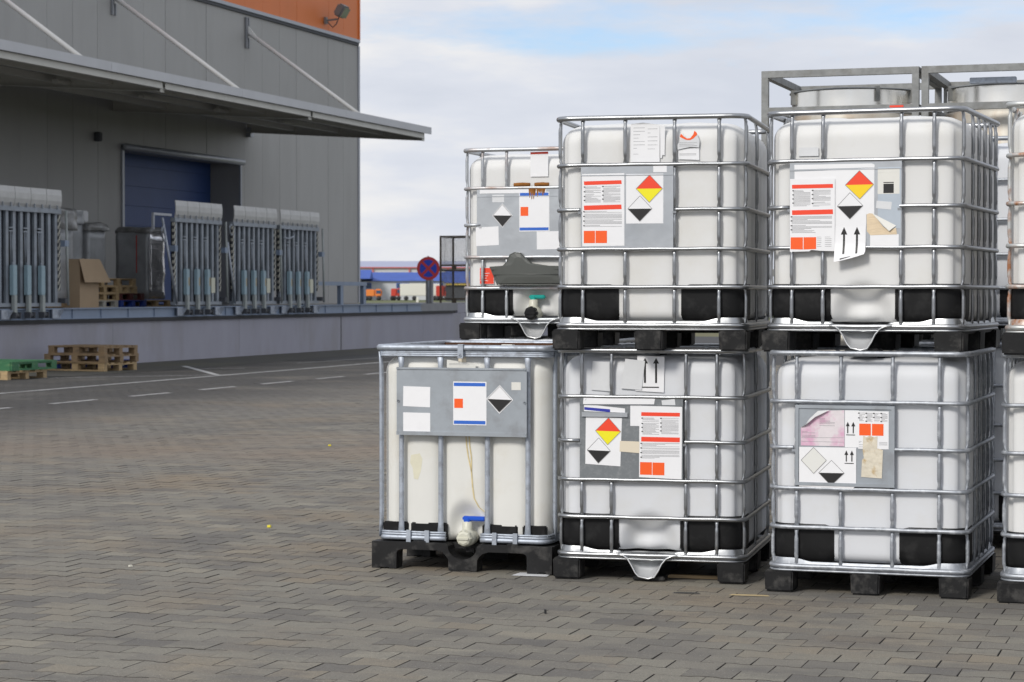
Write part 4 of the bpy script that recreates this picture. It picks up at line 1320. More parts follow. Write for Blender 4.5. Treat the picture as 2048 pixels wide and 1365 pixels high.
# ---- A : all-upright frame container with a blue valve handle
cont_A = thing('bulk_container', 'cream container in an upright tube frame with a blue valve handle', 'liquid container', at(-4.361, 10.871, 0.012), 0.012, GRP)
VA = [0.157, 0.378, 0.637, 0.860]
bottle_mesh(VA, True, (0.512, 0.175, 0.125, 0.21, 0.05), (0.05, 0.30, 0.58, 0.86, 1.09)).build('bottle', M['hdpe_aged'], cont_A)
P, cl = hoop_pts(0.024, 0.045)
b = MB(); b.sweep([L3(u, d, 1.172) for u, d in P], 0.016, 0.016, True, 12); b.build('top_rail', M['galv_frame'], cont_A)
b = MB()
P, cl = hoop_pts(0.030, 0.045)
for dz in (1.150, 1.140, 1.130):
    b.sweep([L3(u, d, dz) for u, d in P], 0.008, 0.0068, True, 6)
b.build('top_band', M['galv_frame'], cont_A)
def band(gap, zs):
    b = MB()
    P, cl = hoop_pts(0.030, 0.06, gap)
    for z, r_ in zs:
        b.sweep([L3(u, d, z) for u, d in P], 0.011 if r_ > .01 else 0.008, r_, cl, 8)
    return b
band((0.408, 0.602), ((0.163, 0.0135), (0.181, 0.008), (0.193, 0.006))).build('bottom_band', M['galv_frame'], cont_A)
def flat_upright(z0, z1):
    b = MB(); P = []; rx = []; ry = []
    for k in range(15):
        t = k / 14; z = z0 + (z1 - z0) * t
        e = max(1 - t / 0.09, 1 - (1 - t) / 0.09, 0)
        P.append((0, 0.004 - 0.008 * e, z)); rx.append(0.0145 + 0.006 * smooth01(e)); ry.append(0.0125 - 0.0085 * smooth01(e))
    b.sweep(P, rx, ry, False, 10, (0, 1, 0)); return b
up_me = flat_upright(0.165, 1.150).mesh('upright', M['galv_frame'])
for u in VA:
    link('upright', up_me, cont_A, None, L3(u, 0.036, 0))
    o = link('upright', up_me, cont_A, None, L3(u, D - 0.036, 0)); o.rotation_euler = (0, 0, math.pi)
for d in (0.05, 0.30, 0.58, 0.86, 1.09):
    o = link('upright', up_me, cont_A, None, L3(0.036, d, 0)); o.rotation_euler = (0, 0, -math.pi / 2)
    o = link('upright', up_me, cont_A, None, L3(0.978, d + (0.10 if d < 0.1 else 0.04), 0)); o.rotation_euler = (0, 0, math.pi / 2)
b = MB()
b.box(0.142 - .5, 0.863 - .5, 0.006 - D / 2, 0.009 - D / 2, 0.714, 1.066)
b.box(0.142 - .5, 0.863 - .5, 0.001 - D / 2, 0.006 - D / 2, 1.058, 1.068); b.box(0.142 - .5, 0.863 - .5, 0.000 - D / 2, 0.006 - D / 2, 0.710, 0.730)
for u in (0.152, 0.853):
    for z in (0.722, 1.063, 0.89):
        b.lathe([(0.006, -0.004), (0.006, 0.002), (0.0, -0.005)][:2], 8, (u - .5, 0.003 - D / 2, z), 0, 'y')
pA = b.build('label_plate', M['plate_dull'], cont_A)
Label([(0.180, 0.968), (0.331, 0.965), (0.330, 0.858), (0.178, 0.862)], 0.0048).build('blank_sheet', pA)
Label([(0.179, 0.829), (0.331, 0.828), (0.331, 0.727), (0.179, 0.727)], 0.0048).build('blank_sheet', pA)
Label(rect(0.459, 0.643, 0.768, 0.996), 0.0048).poly(rect(0.463, 0.637, 0.972, 0.990), 'ink_blue').poly(rect(0.463, 0.637, 0.773, 0.791), 'ink_blue').poly(rect(0.465, 0.513, 0.857, 0.906), 'ink_orange').build('blue_edged_sheet', pA)
Label([(0.716, 0.980), (0.790, 0.903), (0.714, 0.830), (0.642, 0.907)], 0.0048).diamond((0.716, 0.973), (0.783, 0.903), (0.714, 0.838), (0.649, 0.907), 'paper', 'ink_black').build('diamond_sticker', pA)
Label(rect(0.780, 0.831, 0.955, 0.996), 0.0048, 'paper_cream').build('small_sticker', pA)
Label([(0.413, 1.110), (0.500, 1.098), (0.575, 1.092), (0.572, 1.062), (0.413, 1.062)], BT - 0.004, 'paper_cream').text(0.425, 0.56, 1.09, 1.078, 0.006, 70, False).build('cracked_label', cont_A)
Label(rect(0.477, 0.520, 1.095, 1.125), BT - 0.004, 'paper_tape').build('tape', cont_A)
b = MB()
DS = lambda z: 0.0495
for off, u0 in ((0, 0.515), (1, 0.532)):
    P = [(u0, 0.71), (u0 + 0.003, 0.66), (u0 + 0.012, 0.60), (0.545, 0.52), (0.551, 0.44), (0.560, 0.38), (0.585, 0.335), (0.618, 0.31)]
    if off: P = P[:4]
    for (p, q) in zip(P[:-1], P[1:]):
        w = 0.0035
        b.add([L3(p[0] - w, DS(p[1]), p[1]), L3(p[0] + w, DS(p[1]), p[1]), L3(q[0] + w, DS(q[1]), q[1]), L3(q[0] - w, DS(q[1]), q[1])], [(0, 1, 2, 3)])
b.build('drip_stain', M['stain_yellow'], cont_A)
for (a, c_) in ((0.048, 0.188), (0.205, 0.408), (0.604, 0.800), (0.826, 0.955)):
    b = MB()
    b.bbox(a - .5, c_ - .5, 0.047 - D / 2, 0.085 - D / 2, 0.150, 0.243, 0.006)
    b.build('corner_guard', M['black'], cont_A)
Label([(0.205, 0.60), (0.255, 0.61), (0.27, 0.58), (0.262, 0.52), (0.245, 0.47), (0.222, 0.475), (0.216, 0.53), (0.20, 0.56)], 0.0515, 'stain_pale', 0.0002).build('glue_stain', cont_A, 'pale yellow glue stain')
valve(cont_A, 0.522, 0.172, -0.010, M['handle_blue'], M['hdpe_valve'], M['hdpe_valve'], 0.100)
clip = MB(); clip.box(-0.012, 0.012, -0.004, 0.006, 0.140, 0.205); clip.box(-0.014, 0.014, -0.003, 0.0, 0.108, 0.141); clip.lathe([(0.006, -0.006), (0.006, 0.0)], 8, (0, 0, 0.122), 0, 'y')
clip_me = clip.mesh('clip', M['galv_frame'])
for u in (0.205, 0.308, 0.683, 0.797):
    link('clip', clip_me, cont_A, None, L3(u, 0.014, 0))
b = MB(); b.box(-0.015, 0.015, -0.006, 0.0, 1.118, 1.188); b.box(-0.015, 0.015, -0.006, 0.02, 1.186, 1.192); b.lathe([(0.006, -0.010), (0.006, 0.0)], 8, (0, 0, 1.132), 0, 'y')
o = b.build('lid_clip', M['galv_frame'], cont_A); o.location = L3(0.500, 0.006, 0)
b = MB(); b.lathe([(0.0, 1.170), (0.11, 1.170), (0.118, 1.162), (0.118, 1.14), (0.126, 1.135)], 28); b.build('screw_cap', M['black'], cont_A)
b = MB(); b.box(-0.44, 0.44, -0.50, 0.50, 1.150, 1.156); b.box(-0.46, 0.30, D / 2 - 0.09, D / 2 - 0.07, 1.12, 1.176); b.build('top_dirt', M['dirt_brown'], cont_A, 'brown dirty water stain on the top')
b = MB(); b.bbox(0.13, 0.20, -0.3, -0.24, 1.14, 1.185, 0.005); b.build('vent_plug', M['paper_cream'], cont_A)
# moulded black pallet with three rows of feet; the front row has a round cut-out for the valve
def pallet_row(y0, y1, notch):
    o = [(0.004, 0.0), (0.045, 0.0), (0.047, 0.006), (0.100, 0.006), (0.102, 0.0), (0.142, 0.0), (0.145, 0.088), (0.152, 0.098), (0.17, 0.104), (0.375, 0.104), (0.398, 0.098), (0.420, 0.078), (0.434, 0.058), (0.436, 0.0), (0.592, 0.0),
         (0.594, 0.058), (0.606, 0.078), (0.625, 0.094), (0.66, 0.104), (0.845, 0.104), (0.860, 0.098), (0.866, 0.088), (0.868, 0.0), (0.930, 0.0), (0.932, 0.008), (0.97, 0.008), (0.972, 0.0), (1.002, 0.0), (1.004, 0.142)]
    topc = [(0.82, 0.142), (0.815, 0.150), (0.76, 0.150), (0.755, 0.142)]
    if notch:
        cut = [(0.605, 0.142), (0.592, 0.128)] + [(0.512 + 0.080 * math.cos(R(a)), 0.126 + 0.066 * math.sin(R(a))) for a in range(0, -181, -15)] + [(0.432, 0.128), (0.42, 0.142)]
    else:
        cut = []
    end = [(0.305, 0.142), (0.30, 0.150), (0.235, 0.150), (0.23, 0.142), (0.004, 0.142)]
    b = MB(); b.prism_xz([(u - .5, z) for u, z in o + topc + cut + end], y0, y1)
    return b
pr = pallet_row(-D / 2 - 0.006, -D / 2 + 0.09, True); pr.build('front_runner', M['pallet_black'], cont_A)
pallet_row(-0.05, 0.05, False).build('middle_runner', M['pallet_black'], cont_A)
pallet_row(D / 2 - 0.09, D / 2 + 0.006, False).build('rear_runner', M['pallet_black'], cont_A)
b = MB(); b.box(-0.495, 0.495, -D / 2 + 0.092, -0.052, 0.108, 0.140); b.box(-0.495, 0.495, 0.052, D / 2 - 0.092, 0.108, 0.140); b.build('deck', M['pallet_black'], cont_A)
b = MB()
for a in (-20, 25):
    b.beam((0.0, -D / 2 + 0.096, 0.10), (0.05 * math.cos(R(a)), -D / 2 + 0.096, 0.10 + 0.06 * math.sin(R(a + 20))), 0.02, 0.02)
b.build('rib', M['pallet_black'], cont_A)

# ---- framed stainless tanks behind, two high
TG = 'stainless tanks in grey square frames'
def frame_tank(label, loc):
    t = thing('framed_tank', label, 'steel tank', loc, 0.0, TG)
    w, dp, h = 1.05, 1.2, 1.475
    s = 0.045
    for (x, y) in ((0, 0), (w - s, 0), (0, dp - s), (w - s, dp - s)):
        MB().box(x, x + s, y, y + s, 0.0, h - s).build('post', M['frame_grey'], t)
    for z in (0.10, h - 0.29):
        MB().box(s, w - s, 0.001, s - 0.001, z, z + s).build('rail', M['frame_grey'], t)
        MB().box(s, w - s, dp - s + 0.001, dp - 0.001, z, z + s).build('rail', M['frame_grey'], t)
        MB().box(0.001, s - 0.001, s, dp - s, z, z + s).build('rail', M['frame_grey'], t)
        MB().box(w - s + 0.001, w - 0.001, s, dp - s, z, z + s).build('rail', M['frame_grey'], t)
    MB().box(0, w, 0, s, h - s, h).build('top_bar', M['frame_grey'], t)
    MB().box(0, w, dp - s, dp, h - s, h).build('top_bar', M['frame_grey'], t)
    MB().box(0, s, s, dp - s, h - s, h).build('top_bar', M['frame_grey'], t)
    MB().box(w - s, w, s, dp - s, h - s, h).build('top_bar', M['frame_grey'], t)
    cx, cy = w / 2, dp / 2
    b = MB(); b.lathe([(0.44, 0.14), (0.455, 0.16), (0.455, h - 0.30), (0.44, h - 0.28)], 40, (cx, cy, 0)); b.build('body', M['tank_stain'], t)
    b = MB(); b.lathe([(0.428, h - 0.121), (0.428, h - 0.16), (0.428, h - 0.20), (0.428, h - 0.32)], 48, (cx, cy, 0)); lid = b.build('collar', M['stainless'], t)
    b = MB(); b.lathe([(0.0, h - 0.092), (0.30, h - 0.095), (0.43, h - 0.108)], 44, (cx, cy, 0)); b.lathe([(0.432, h - 0.108), (0.442, h - 0.111), (0.444, h - 0.117), (0.432, h - 0.121)], 44, (cx, cy, 0)); b.build('lid_rim', M['lamp_body'], lid)
    for a in (-150, -60, -20):
        b = MB(); b.box(-0.012, 0.012, -0.02, 0.02, h - 0.20, h - 0.10)
        o = b.build('latch', M['frame_grey'], lid); o.location = (cx + 0.435 * math.cos(R(a)), cy + 0.435 * math.sin(R(a)), 0); o.rotation_euler = (0, 0, R(a + 90))
    return t
t1 = frame_tank('left stainless tank with a small red plate on its grey frame, above the right-hand containers', (-3.035, 14.6, 1.475))
b = MB(); b.box(0.86, 0.95, -0.004, 0.0, 1.475 - 0.275, 1.475 - 0.252); b.build('name_plate', M['ink_red'], t1)
note(t1)
t2 = frame_tank('right stainless tank in a grey frame, cut off by the edge of the photo', (-1.968, 14.6, 1.475))
b = MB(); b.bbox(0.30, 0.60, 0.10, 0.15, 1.475 - 0.115, 1.475 - 0.075, 0.004); b.build('lid_bar', M['galv_frame'], t2)
t3 = dup(t2, (-3.035, 14.6, 0.0), 0.0, 'lower framed tank under the left stainless tank, behind the containers') if False else None
for (x, lab) in ((-3.035, 'lower framed tank carrying the left stainless tank, hidden behind the containers'), (-1.968, 'lower framed tank carrying the right stainless tank, hidden behind the containers')):
    frame_tank(lab, (x, 14.6, 0.0))

# ------------------------------------------------------------------ warehouse
XW, XD, DZ = -25.7, -21.7, 1.16
wh = thing('warehouse', 'grey clad warehouse with orange upper band, blue door and long canopy', 'warehouse', (XW, 45.0, 0.0))
OX, OY = XW, 45.0
def wbox(name, m, x0, x1, y0, y1, z0, z1, parent=None, label=None):
    return MB().box(x0 - OX, x1 - OX, y0 - OY, y1 - OY, z0, z1).build(name, m, parent or wh, label)
YE = 62.98
Y0B = 28.0
DY0, DY1, DH = 47.9, 54.47, 4.98
ys = [YE]
while ys[-1] - 1.165 > Y0B:
    ys.append(ys[-1] - 1.165)
ys.append(Y0B)
ys = ys[::-1]
gp = 0.0035
for a, b_ in zip(ys[:-1], ys[1:]):
    a2, b2 = a + gp, b_ - gp
    dx = random.uniform(-0.004, 0.004)
    if b2 <= DY0 or a2 >= DY1:
        wbox('wall_panel', M['cladding'], XW - 0.10, XW + dx, a2, b2, DZ - 0.02, 9.05)
    else:
        wbox('wall_panel', M['cladding'], XW - 0.10, XW + dx, a2, b2, DH, 9.05)
        if a2 < DY0 - 0.05:
            wbox('wall_panel', M['cladding'], XW - 0.10, XW + dx, a2, DY0, DZ - 0.02, DH - gp)
        if b2 > DY1 + 0.05:
            wbox('wall_panel', M['cladding'], XW - 0.10, XW + dx, DY1, b2, DZ - 0.02, DH - gp)
    wbox('orange_panel', M['cladding_orange'], XW - 0.10, XW + 0.02 + dx, a2, b2, 9.24, 14.0)
wbox('wall_backing', M['trim'], XW - 0.16, XW - 0.108, Y0B, DY0 - 0.1, DZ - 0.05, 14.0)
wbox('wall_backing', M['trim'], XW - 0.16, XW - 0.108, DY1 + 0.1, YE - 0.01, DZ - 0.05, 14.0)
wbox('wall_backing', M['trim'], XW - 0.16, XW - 0.108, DY0 - 0.1, DY1 + 0.1, DH + 0.05, 14.0)
wbox('flashing', M['trim_light'], XW - 0.05, XW + 0.08, Y0B, YE + 0.02, 9.14, 9.235)
wbox('flashing', M['far_dark'], XW - 0.05, XW + 0.05, Y0B, YE, 9.055, 9.135)
wbox('corner_trim', M['trim_light'], XW - 0.12, XW + 0.03, YE, YE + 0.12, DZ, 9.05)
wbox('corner_trim', M['cladding_orange'], XW - 0.12, XW + 0.05, YE, YE + 0.10, 9.24, 14.0)
wbox('side_wall', M['cladding'], XW - 34, XW - 0.121, YE - 0.1, YE + 0.02, 0.0, 14.0)
wbox('roof', M['trim'], XW - 34, XW - 0.165, Y0B, YE - 0.11, 13.7, 13.95)
wbox('base_plinth', M['concrete'], XW - 34, XW - 0.165, Y0B, YE - 0.11, 0.0, DZ - 0.06)
wbox('light_stop_wall', M['dark'], XW - 1.4, XW - 1.3, Y0B, YE - 0.12, DZ - 0.05, 13.6)  # unseen dark wall added behind the facade to stop light leaks
# recessed blue sectional door
REC = 0.85
dr = wbox('blue_door', M['door_blue'], XW - REC - 0.06, XW - REC - 0.02, DY0 - 0.2, DY1 - 0.01, DZ, DH + 0.2)
for k in range(8):
    wbox('door_section', M['door_blue'], XW - REC - 0.019, XW - REC + 0.005, DY0 - 0.19, DY1 - 0.02, DZ + 0.01 + 0.5 * k, DZ + 0.5 * k + 0.495, dr)
wbox('door_jamb', M['cladding'], XW - REC - 0.08, XW - 0.101, DY1 + 0.001, DY1 + 0.1, DZ - 0.02, DH + 0.1)
wbox('door_jamb', M['cladding'], XW - REC - 0.08, XW - 0.101, DY0 - 0.32, DY0 - 0.22, DZ - 0.02, DH + 0.1)
wbox('door_head', M['cladding'], XW - REC - 0.08, XW - 0.101, DY0 - 0.2, DY1, DH + 0.002, DH + 0.1)
wbox('door_frame', M['trim_light'], XW + 0.001, XW + 0.05, DY0 - 0.10, DY0, DZ, DH + 0.06)
wbox('door_frame', M['trim_light'], XW + 0.001, XW + 0.05, DY1, DY1 + 0.07, DZ, DH - 0.06)
hd = MB(); hd.lathe([(0.0, 0), (0.085, 0), (0.085, DY1 - DY0 + 0.15), (0.0, DY1 - DY0 + 0.15)], 12, (0, 0, 0), 0, 'y', True)
o = hd.build('door_roller', M['trim_light'], wh); o.location = (0.10, DY0 - 0.10 - OY, DH + 0.02)
# wall lamp and small box
b = MB(); b.bbox(0.005, 0.16, 46.46 - OY, 46.62 - OY, 5.05, 5.27, 0.02); b.build('wall_lamp', M['far_dark'], wh)
wbox('junction_box', M['trim_light'], XW + 0.005, XW + 0.14, 54.92, 55.12, 5.72, 5.98)
# floodlight above the flashing
fl_ = thing('tmp', '', ''); bpy.data.objects.remove(fl_)
b = MB(); b.box(0.03, 0.10, 60.28 - OY, 60.40 - OY, 9.42, 9.62); b.beam((0.10, 60.34 - OY, 9.52), (0.42, 60.34 - OY, 9.55), 0.05, 0.05); fb = b.build('floodlight', M['lamp_body'], wh)
b = MB()
b.bbox(-0.10, 0.16, -0.24, 0.24, -0.18, 0.20, 0.05)
h = b.build('lamp_housing', M['lamp_body'], fb); h.location = (0.52, 60.40 - OY, 9.80); h.rotation_euler = (0, R(32), 0)
b = MB(); b.box(0.161, 0.175, -0.20, 0.20, -0.14, 0.16)
g_ = b.build('lamp_glass', M['lamp_glass'], fb); g_.location = (0.52, 60.40 - OY, 9.80); g_.rotation_euler = (0, R(32), 0)
b = MB(); b.sweep([(0.10, 60.40 - OY, 9.48), (0.25, 60.42 - OY, 9.32), (0.38, 60.4 - OY, 9.42), (0.45, 60.4 - OY, 9.6)], 0.016, 0.016, False, 6); b.build('cable', M['far_dark'], fb)

# canopy ------------------------------------------------------------
XC = -20.43
CY1 = 55.08
def zc(x):                                                # top of the sloped canopy sheet
    return 6.14 + (x - XW) / (XC - XW) * (5.80 - 6.14)
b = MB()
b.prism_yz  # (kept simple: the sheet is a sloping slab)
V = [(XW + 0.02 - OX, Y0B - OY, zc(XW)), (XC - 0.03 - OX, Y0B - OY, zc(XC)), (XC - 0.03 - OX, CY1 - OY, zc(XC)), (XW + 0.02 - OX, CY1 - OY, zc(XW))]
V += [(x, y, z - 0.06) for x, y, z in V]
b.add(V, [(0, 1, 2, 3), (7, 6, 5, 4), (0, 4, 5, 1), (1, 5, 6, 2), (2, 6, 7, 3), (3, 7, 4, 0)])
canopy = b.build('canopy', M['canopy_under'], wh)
edges_ = [Y0B, 31.8, 37.63, 43.47, 49.3, 55.24]
for a, b2 in zip(edges_[:-1], edges_[1:]):
    MB().box(XC - 0.028 - OX, XC + 0.012 - OX, a + 0.004 - OY, b2 - 0.004 - OY, 5.695, 5.875).build('fascia', M['canopy_edge'], canopy)
MB().box(XW + 0.1 - OX, XC - 0.03 - OX, CY1 + 0.001 - OY, CY1 + 0.04 - OY, 5.86, 5.87).build('drip_edge', M['canopy_edge'], canopy)
beams_y = [32.6, 39.97, 47.42, 54.96]
for by_ in beams_y:
    b = MB()
    for (w_, za, zb2) in ((0.09, -0.30, -0.285), (0.012, -0.285, -0.075), (0.09, -0.075, -0.062)):
        V = []
        for x in (XW + 0.01, XC - 0.14):
            for (yy, zz) in ((-w_, za), (w_, za), (w_, zb2), (-w_, zb2)):
                V.append((x - OX, by_ + yy - OY, zc(x) + zz))
        b.add(V, [(0, 1, 2, 3), (7, 6, 5, 4), (0, 4, 5, 1), (1, 5, 6, 2), (2, 6, 7, 3), (3, 7, 4, 0)])
    b.box(XC - 0.139 - OX, XC - 0.12 - OX, by_ - 0.09 - OY, by_ + 0.09 - OY, 5.50, 5.72)
    b.build('cross_beam', M['beam_paint'], canopy)
bb = [Y0B] + beams_y
for a, b2 in zip(bb[:-1], bb[1:]):
    b = MB()
    xo = XC - 0.06
    b.box(xo - 0.012 - OX, xo - OX, a + 0.02 - OY, b2 - 0.10 - OY, 5.575, 5.69)
    b.box(xo - 0.09 - OX, xo + 0.02 - OX, a + 0.02 - OY, b2 - 0.10 - OY, 5.558, 5.574)
    b.build('edge_beam', M['beam_paint'], canopy)
for xp in (-21.7, -23.0, -24.3):
    b = MB(); b.box(xp - 0.05 - OX, xp + 0.05 - OX, Y0B - OY, CY1 - 0.02 - OY, zc(xp) - 0.20, zc(xp) - 0.0625); b.build('purlin', M['beam_paint'], canopy)
for k in range(5):
    yl = 35.9 + 7.4 / 2 * k + 0.4
    b = MB(); b.bbox(-22.75 - OX, -22.60 - OX, yl - 0.6 - OY, yl + 0.6 - OY, 5.70, 5.78, 0.02); b.build('strip_light', M['beam_paint'], canopy)
for by_ in beams_y:
    st = MB(); st.tube((0.08, by_ - OY, 8.55), (-22.0 - OX, by_ - OY, 5.98), 0.055, 10)
    s_ = st.build('strut', M['strut'], canopy)
    b = MB(); b.box(0.015, 0.06, by_ - 0.10 - OY, by_ - 0.05 - OY, 8.14, 8.98); b.box(0.015, 0.06, by_ + 0.05 - OY, by_ + 0.10 - OY, 8.14, 8.98); b.box(0.015, 0.03, by_ - 0.05 - OY, by_ + 0.05 - OY, 8.16, 8.96)
    b.build('anchor_plate', M['trim'], canopy)
    b = MB(); b.prism_xz([(0.06, 8.42), (0.06, 8.74), (0.30, 8.46), (0.24, 8.36)], by_ - 0.015 - OY, by_ + 0.015 - OY); b.build('gusset', M['strut'], canopy)

# ------------------------------------------------------------------ loading dock
dk = thing('loading_dock', 'raised lavender grey loading dock along the warehouse', 'loading dock', (XD, 45.0, 0.0))
def dbox(name, m, x0, x1, y0, y1, z0, z1, parent=None, label=None):
    return MB().box(x0 - XD, x1 - XD, y0 - 45, y1 - 45, z0, z1).build(name, m, parent or dk, label)
seg = [28.0, 34.0, 40.0, 46.0, 52.0, 52.06, 58.0, 64.0, 70.0, 76.0]
for a, b2 in zip(seg[:-1], seg[1:]):
    if b2 - a < 0.1:
        dbox('joint_filler', M['gutter'], XD - 0.3, XD - 0.012, a, b2, 0, 0.86)
    else:
        dbox('dock_wall', M['dock'], XD - 0.3, XD + 0.0, a + 0.004, b2 - 0.004, -0.02, 0.87)
dbox('dock_deck', M['deck'], XW - 0.05, XD - 0.08, 28.0, 76.0, 0.9, DZ - 0.012)
dbox('dock_core', M['concrete'], XW + 0.02, XD - 0.301, 28.0, 75.9, 0.0, 0.89)
dbox('rubber_band', M['rubber'], XD - 0.07, XD + 0.045, 28.0, 60.5, 0.872, 0.945)
bm_ = MB()
bm_.box(-0.079, 0.0, 28 - 45, 57.85 - 45, 0.947, DZ - 0.02)
bm_.box(-0.079, 0.05, 28 - 45, 57.85 - 45, DZ - 0.019, DZ + 0.005); bm_.box(0.001, 0.05, 28 - 45, 57.85 - 45, 0.947, 0.962)
bm_.build('edge_beam', M['steel_blue'], dk)
stf = MB().box(0.001, 0.020, -0.008, 0.008, 0.9625, DZ - 0.0195).mesh('stiffener', M['steel_blue'])
for k in range(24):
    link('stiffener', stf, dk, None, (0, 30.3 + k * 1.15 - 45, 0))
dbox('end_block', M['concrete'], XD - 0.079, XD + 0.0, 57.86, 60.9, 0.947, DZ + 0.004)
dbox('end_block', M['dock'], XD - 0.079, XD + 0.0, 60.91, 76.0, 0.875, DZ - 0.005)

# blue-grey railing at the corner of the dock
rl = thing('railing', 'low blue grey steel railing at the far corner of the dock', 'railing', (XD - 0.3, 52.0, DZ - 0.01))
for y in (50.3, 52.7, 54.27):
    MB().box(-0.05, 0.05, y - 0.09 - 52, y + 0.09 - 52, 0, 0.50).build('post', M['steel_blue'], rl)
MB().box(-0.06, 0.06, 50.2 - 52, 54.40 - 52, 0.501, 0.60).build('rail', M['steel_blue'], rl)

# ------------------------------------------------------------------ raised dock levellers
LG = 'dock levellers folded upright along the dock edge'
def leveller(label, y0, w, sticker):
    t = thing('dock_leveller', label, 'dock leveller', (XD + 0.02, y0, 0.0), 0.0, LG)
    zb, zt = 1.20, 3.08
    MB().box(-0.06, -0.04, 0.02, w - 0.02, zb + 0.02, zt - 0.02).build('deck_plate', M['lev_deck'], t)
    rib = MB(); rib.box(-0.038, 0.012, -0.048, 0.048, zb + 0.071, zt - 0.091)
    rib_me = rib.mesh('rib', M['lev_rib'])
    n = 9
    for k in range(n):
        link('rib', rib_me, t, None, (0, 0.13 + (w - 0.26) * k / (n - 1), 0))
    MB().box(-0.06, 0.055, 0.0, w, zt - 0.09, zt).build('top_beam', M['lev_rib'], t)
    MB().box(-0.06, 0.045, 0.0, w, zb, zb + 0.07).build('bottom_beam', M['lev_rib'], t)
    # curved lip in four plates
    for k in range(4):
        a, b2 = w * k / 4 + 0.025, w * (k + 1) / 4 + 0.012
        prof = [(0.030, zt + 0.001), (0.050, zt + 0.06), (0.062, zt + 0.15), (0.062, zt + 0.26), (0.045, zt + 0.37), (0.030, zt + 0.37), (0.046, zt + 0.25), (0.046, zt + 0.15), (0.035, zt + 0.06), (0.015, zt + 0.001)]
        b = MB(); b.prism_xz(prof, a, b2); b.build('lip_plate', M['lev_lip'], t)
    gus = MB(); gus.prism_xz([(0.075, zt - 0.01), (0.070, zt + 0.07), (0.0555, zt + 0.07), (0.0555, zt - 0.01)], -0.012, 0.012)
    gus_me = gus.mesh('lip_gusset', M['lev_rib'])
    for k in range(8):
        link('lip_gusset', gus_me, t, None, (0, 0.16 + (w - 0.32) * k / 7, 0))
    for y in (0.035, w - 0.035):
        MB().box(-0.02, 0.030, y - 0.034, y + 0.034, zb + 0.30, zt - 0.10).build('hazard_strip', M['hazard'], t)
    for k in (2, 4, 6):
        y = 0.13 + (w - 0.26) * (k + 0.5) / 8 - (w - 0.26) / 8
        slot = MB(); slot.box(-0.039, -0.02, y - 0.07, y + 0.07, 1.98, 2.66)
        slot.build('cylinder_slot', M['dark'], t)
        c = MB(); c.bbox(0.03, 0.11, y - 0.085, y + 0.065, 1.42, 1.98, 0.008)
        cy = c.build('lift_cylinder', M['cyl_blue'], t)
        MB().bbox(0.055, 0.12, y - 0.06, y + 0.045, 1.07, 1.418, 0.006).build('cylinder_foot', M['cyl_grey'], cy)
        b = MB(); b.tube((0.03, y - 0.03, 1.97), (0.02, y - 0.03, 2.60), 0.012); b.tube((0.03, y + 0.03, 1.97), (0.02, y + 0.03, 2.60), 0.012); b.tube((0.06, y, 1.96), (0.05, y, 2.04), 0.022)
        b.build('rod', M['lev_rib'], cy)
        b = MB(); b.box(0.0, 0.03, y - 0.072, y + 0.072, 2.60, 2.63); b.box(0.0, 0.03, y - 0.072, y + 0.072, 2.665, 2.69); b.build('crossbar', M['lev_rib'], t)
        b = MB(); b.lathe([(0.045, -0.06), (0.045, 0.06)], 10, (0.11, y, 1.04), 0, 'y'); b.box(0.05, 0.17, y - 0.10, y - 0.07, 0.98, 1.10); b.box(0.05, 0.17, y + 0.07, y + 0.10, 0.98, 1.10); b.build('hinge', M['far_dark'], cy)
        if sticker:
            MB().box(0.1105, 0.112, y + 0.0, y + 0.05, 1.62, 1.80).build('decal', M['brass'], cy)
    if sticker:
        y = 0.13 + (w - 0.26) * 6.65 / 8
        MB().box(0.013, 0.018, y, y + 0.19, 1.46, 1.80).build('data_plate', M['cream'], t)
    for y in (0.1, w - 0.35):
        b = MB(); b.box(0.035, 0.06, y, y + 0.30, 0.97, 1.145); b.prism_xz([(0.06, 1.14), (0.16, 1.14), (0.06, 0.98)], y + 0.24, y + 0.26); b.build('hinge_plate', M['galv_frame'], t)
    return t
def props(t, w, left, right):
    """leaning and upright support poles with their bent handles"""
    if left:
        b = MB(); b.tube((0.10, -0.02, 1.22), (0.10, -0.68, 3.05), 0.027); b.sweep([(0.10, -0.55, 2.55), (0.16, -0.72, 2.55), (0.2, -0.90, 2.66), (0.2, -0.90, 2.80), (0.16, -0.74, 2.90), (0.10, -0.62, 2.88)], 0.02, 0.02, False, 8)
        b.build('support_pole', M['galv_frame'], t)
        MB().box(-0.05, 0.12, -0.12, 0.0, 2.35, 2.48).build('pole_clip', M['steel_blue'], t)
    if right:
        b = MB(); b.tube((0.12, w + 0.14, 1.22), (0.10, w + 0.10, 3.06), 0.026)
        b.build('support_pole', M['cyl_grey'], t)
        MB().box(-0.02, 0.13, w + 0.001, w + 0.16, 2.36, 2.48).build('pole_clip', M['steel_blue'], t)
        MB().box(-0.02, 0.13, w + 0.001, w + 0.16, 1.26, 1.36).build('pole_clip', M['far_dark'], t)
l1 = leveller('nearest folded dock leveller, cut off by the left edge of the photo', 35.52, 2.30, False)
l2 = leveller('folded dock leveller standing in front of the dark door jamb, left of the touching pair', 42.64, 2.30, True)
l3 = leveller('folded dock leveller in the middle of the three right-hand ones', 45.55, 2.36, True)
l4 = leveller('farthest folded dock leveller, at the right end of the row', 48.10, 2.36, True)
props(l1, 2.30, False, True); props(l2, 2.30, True, True); props(l3, 2.36, False, True); props(l4, 2.36, False, True)
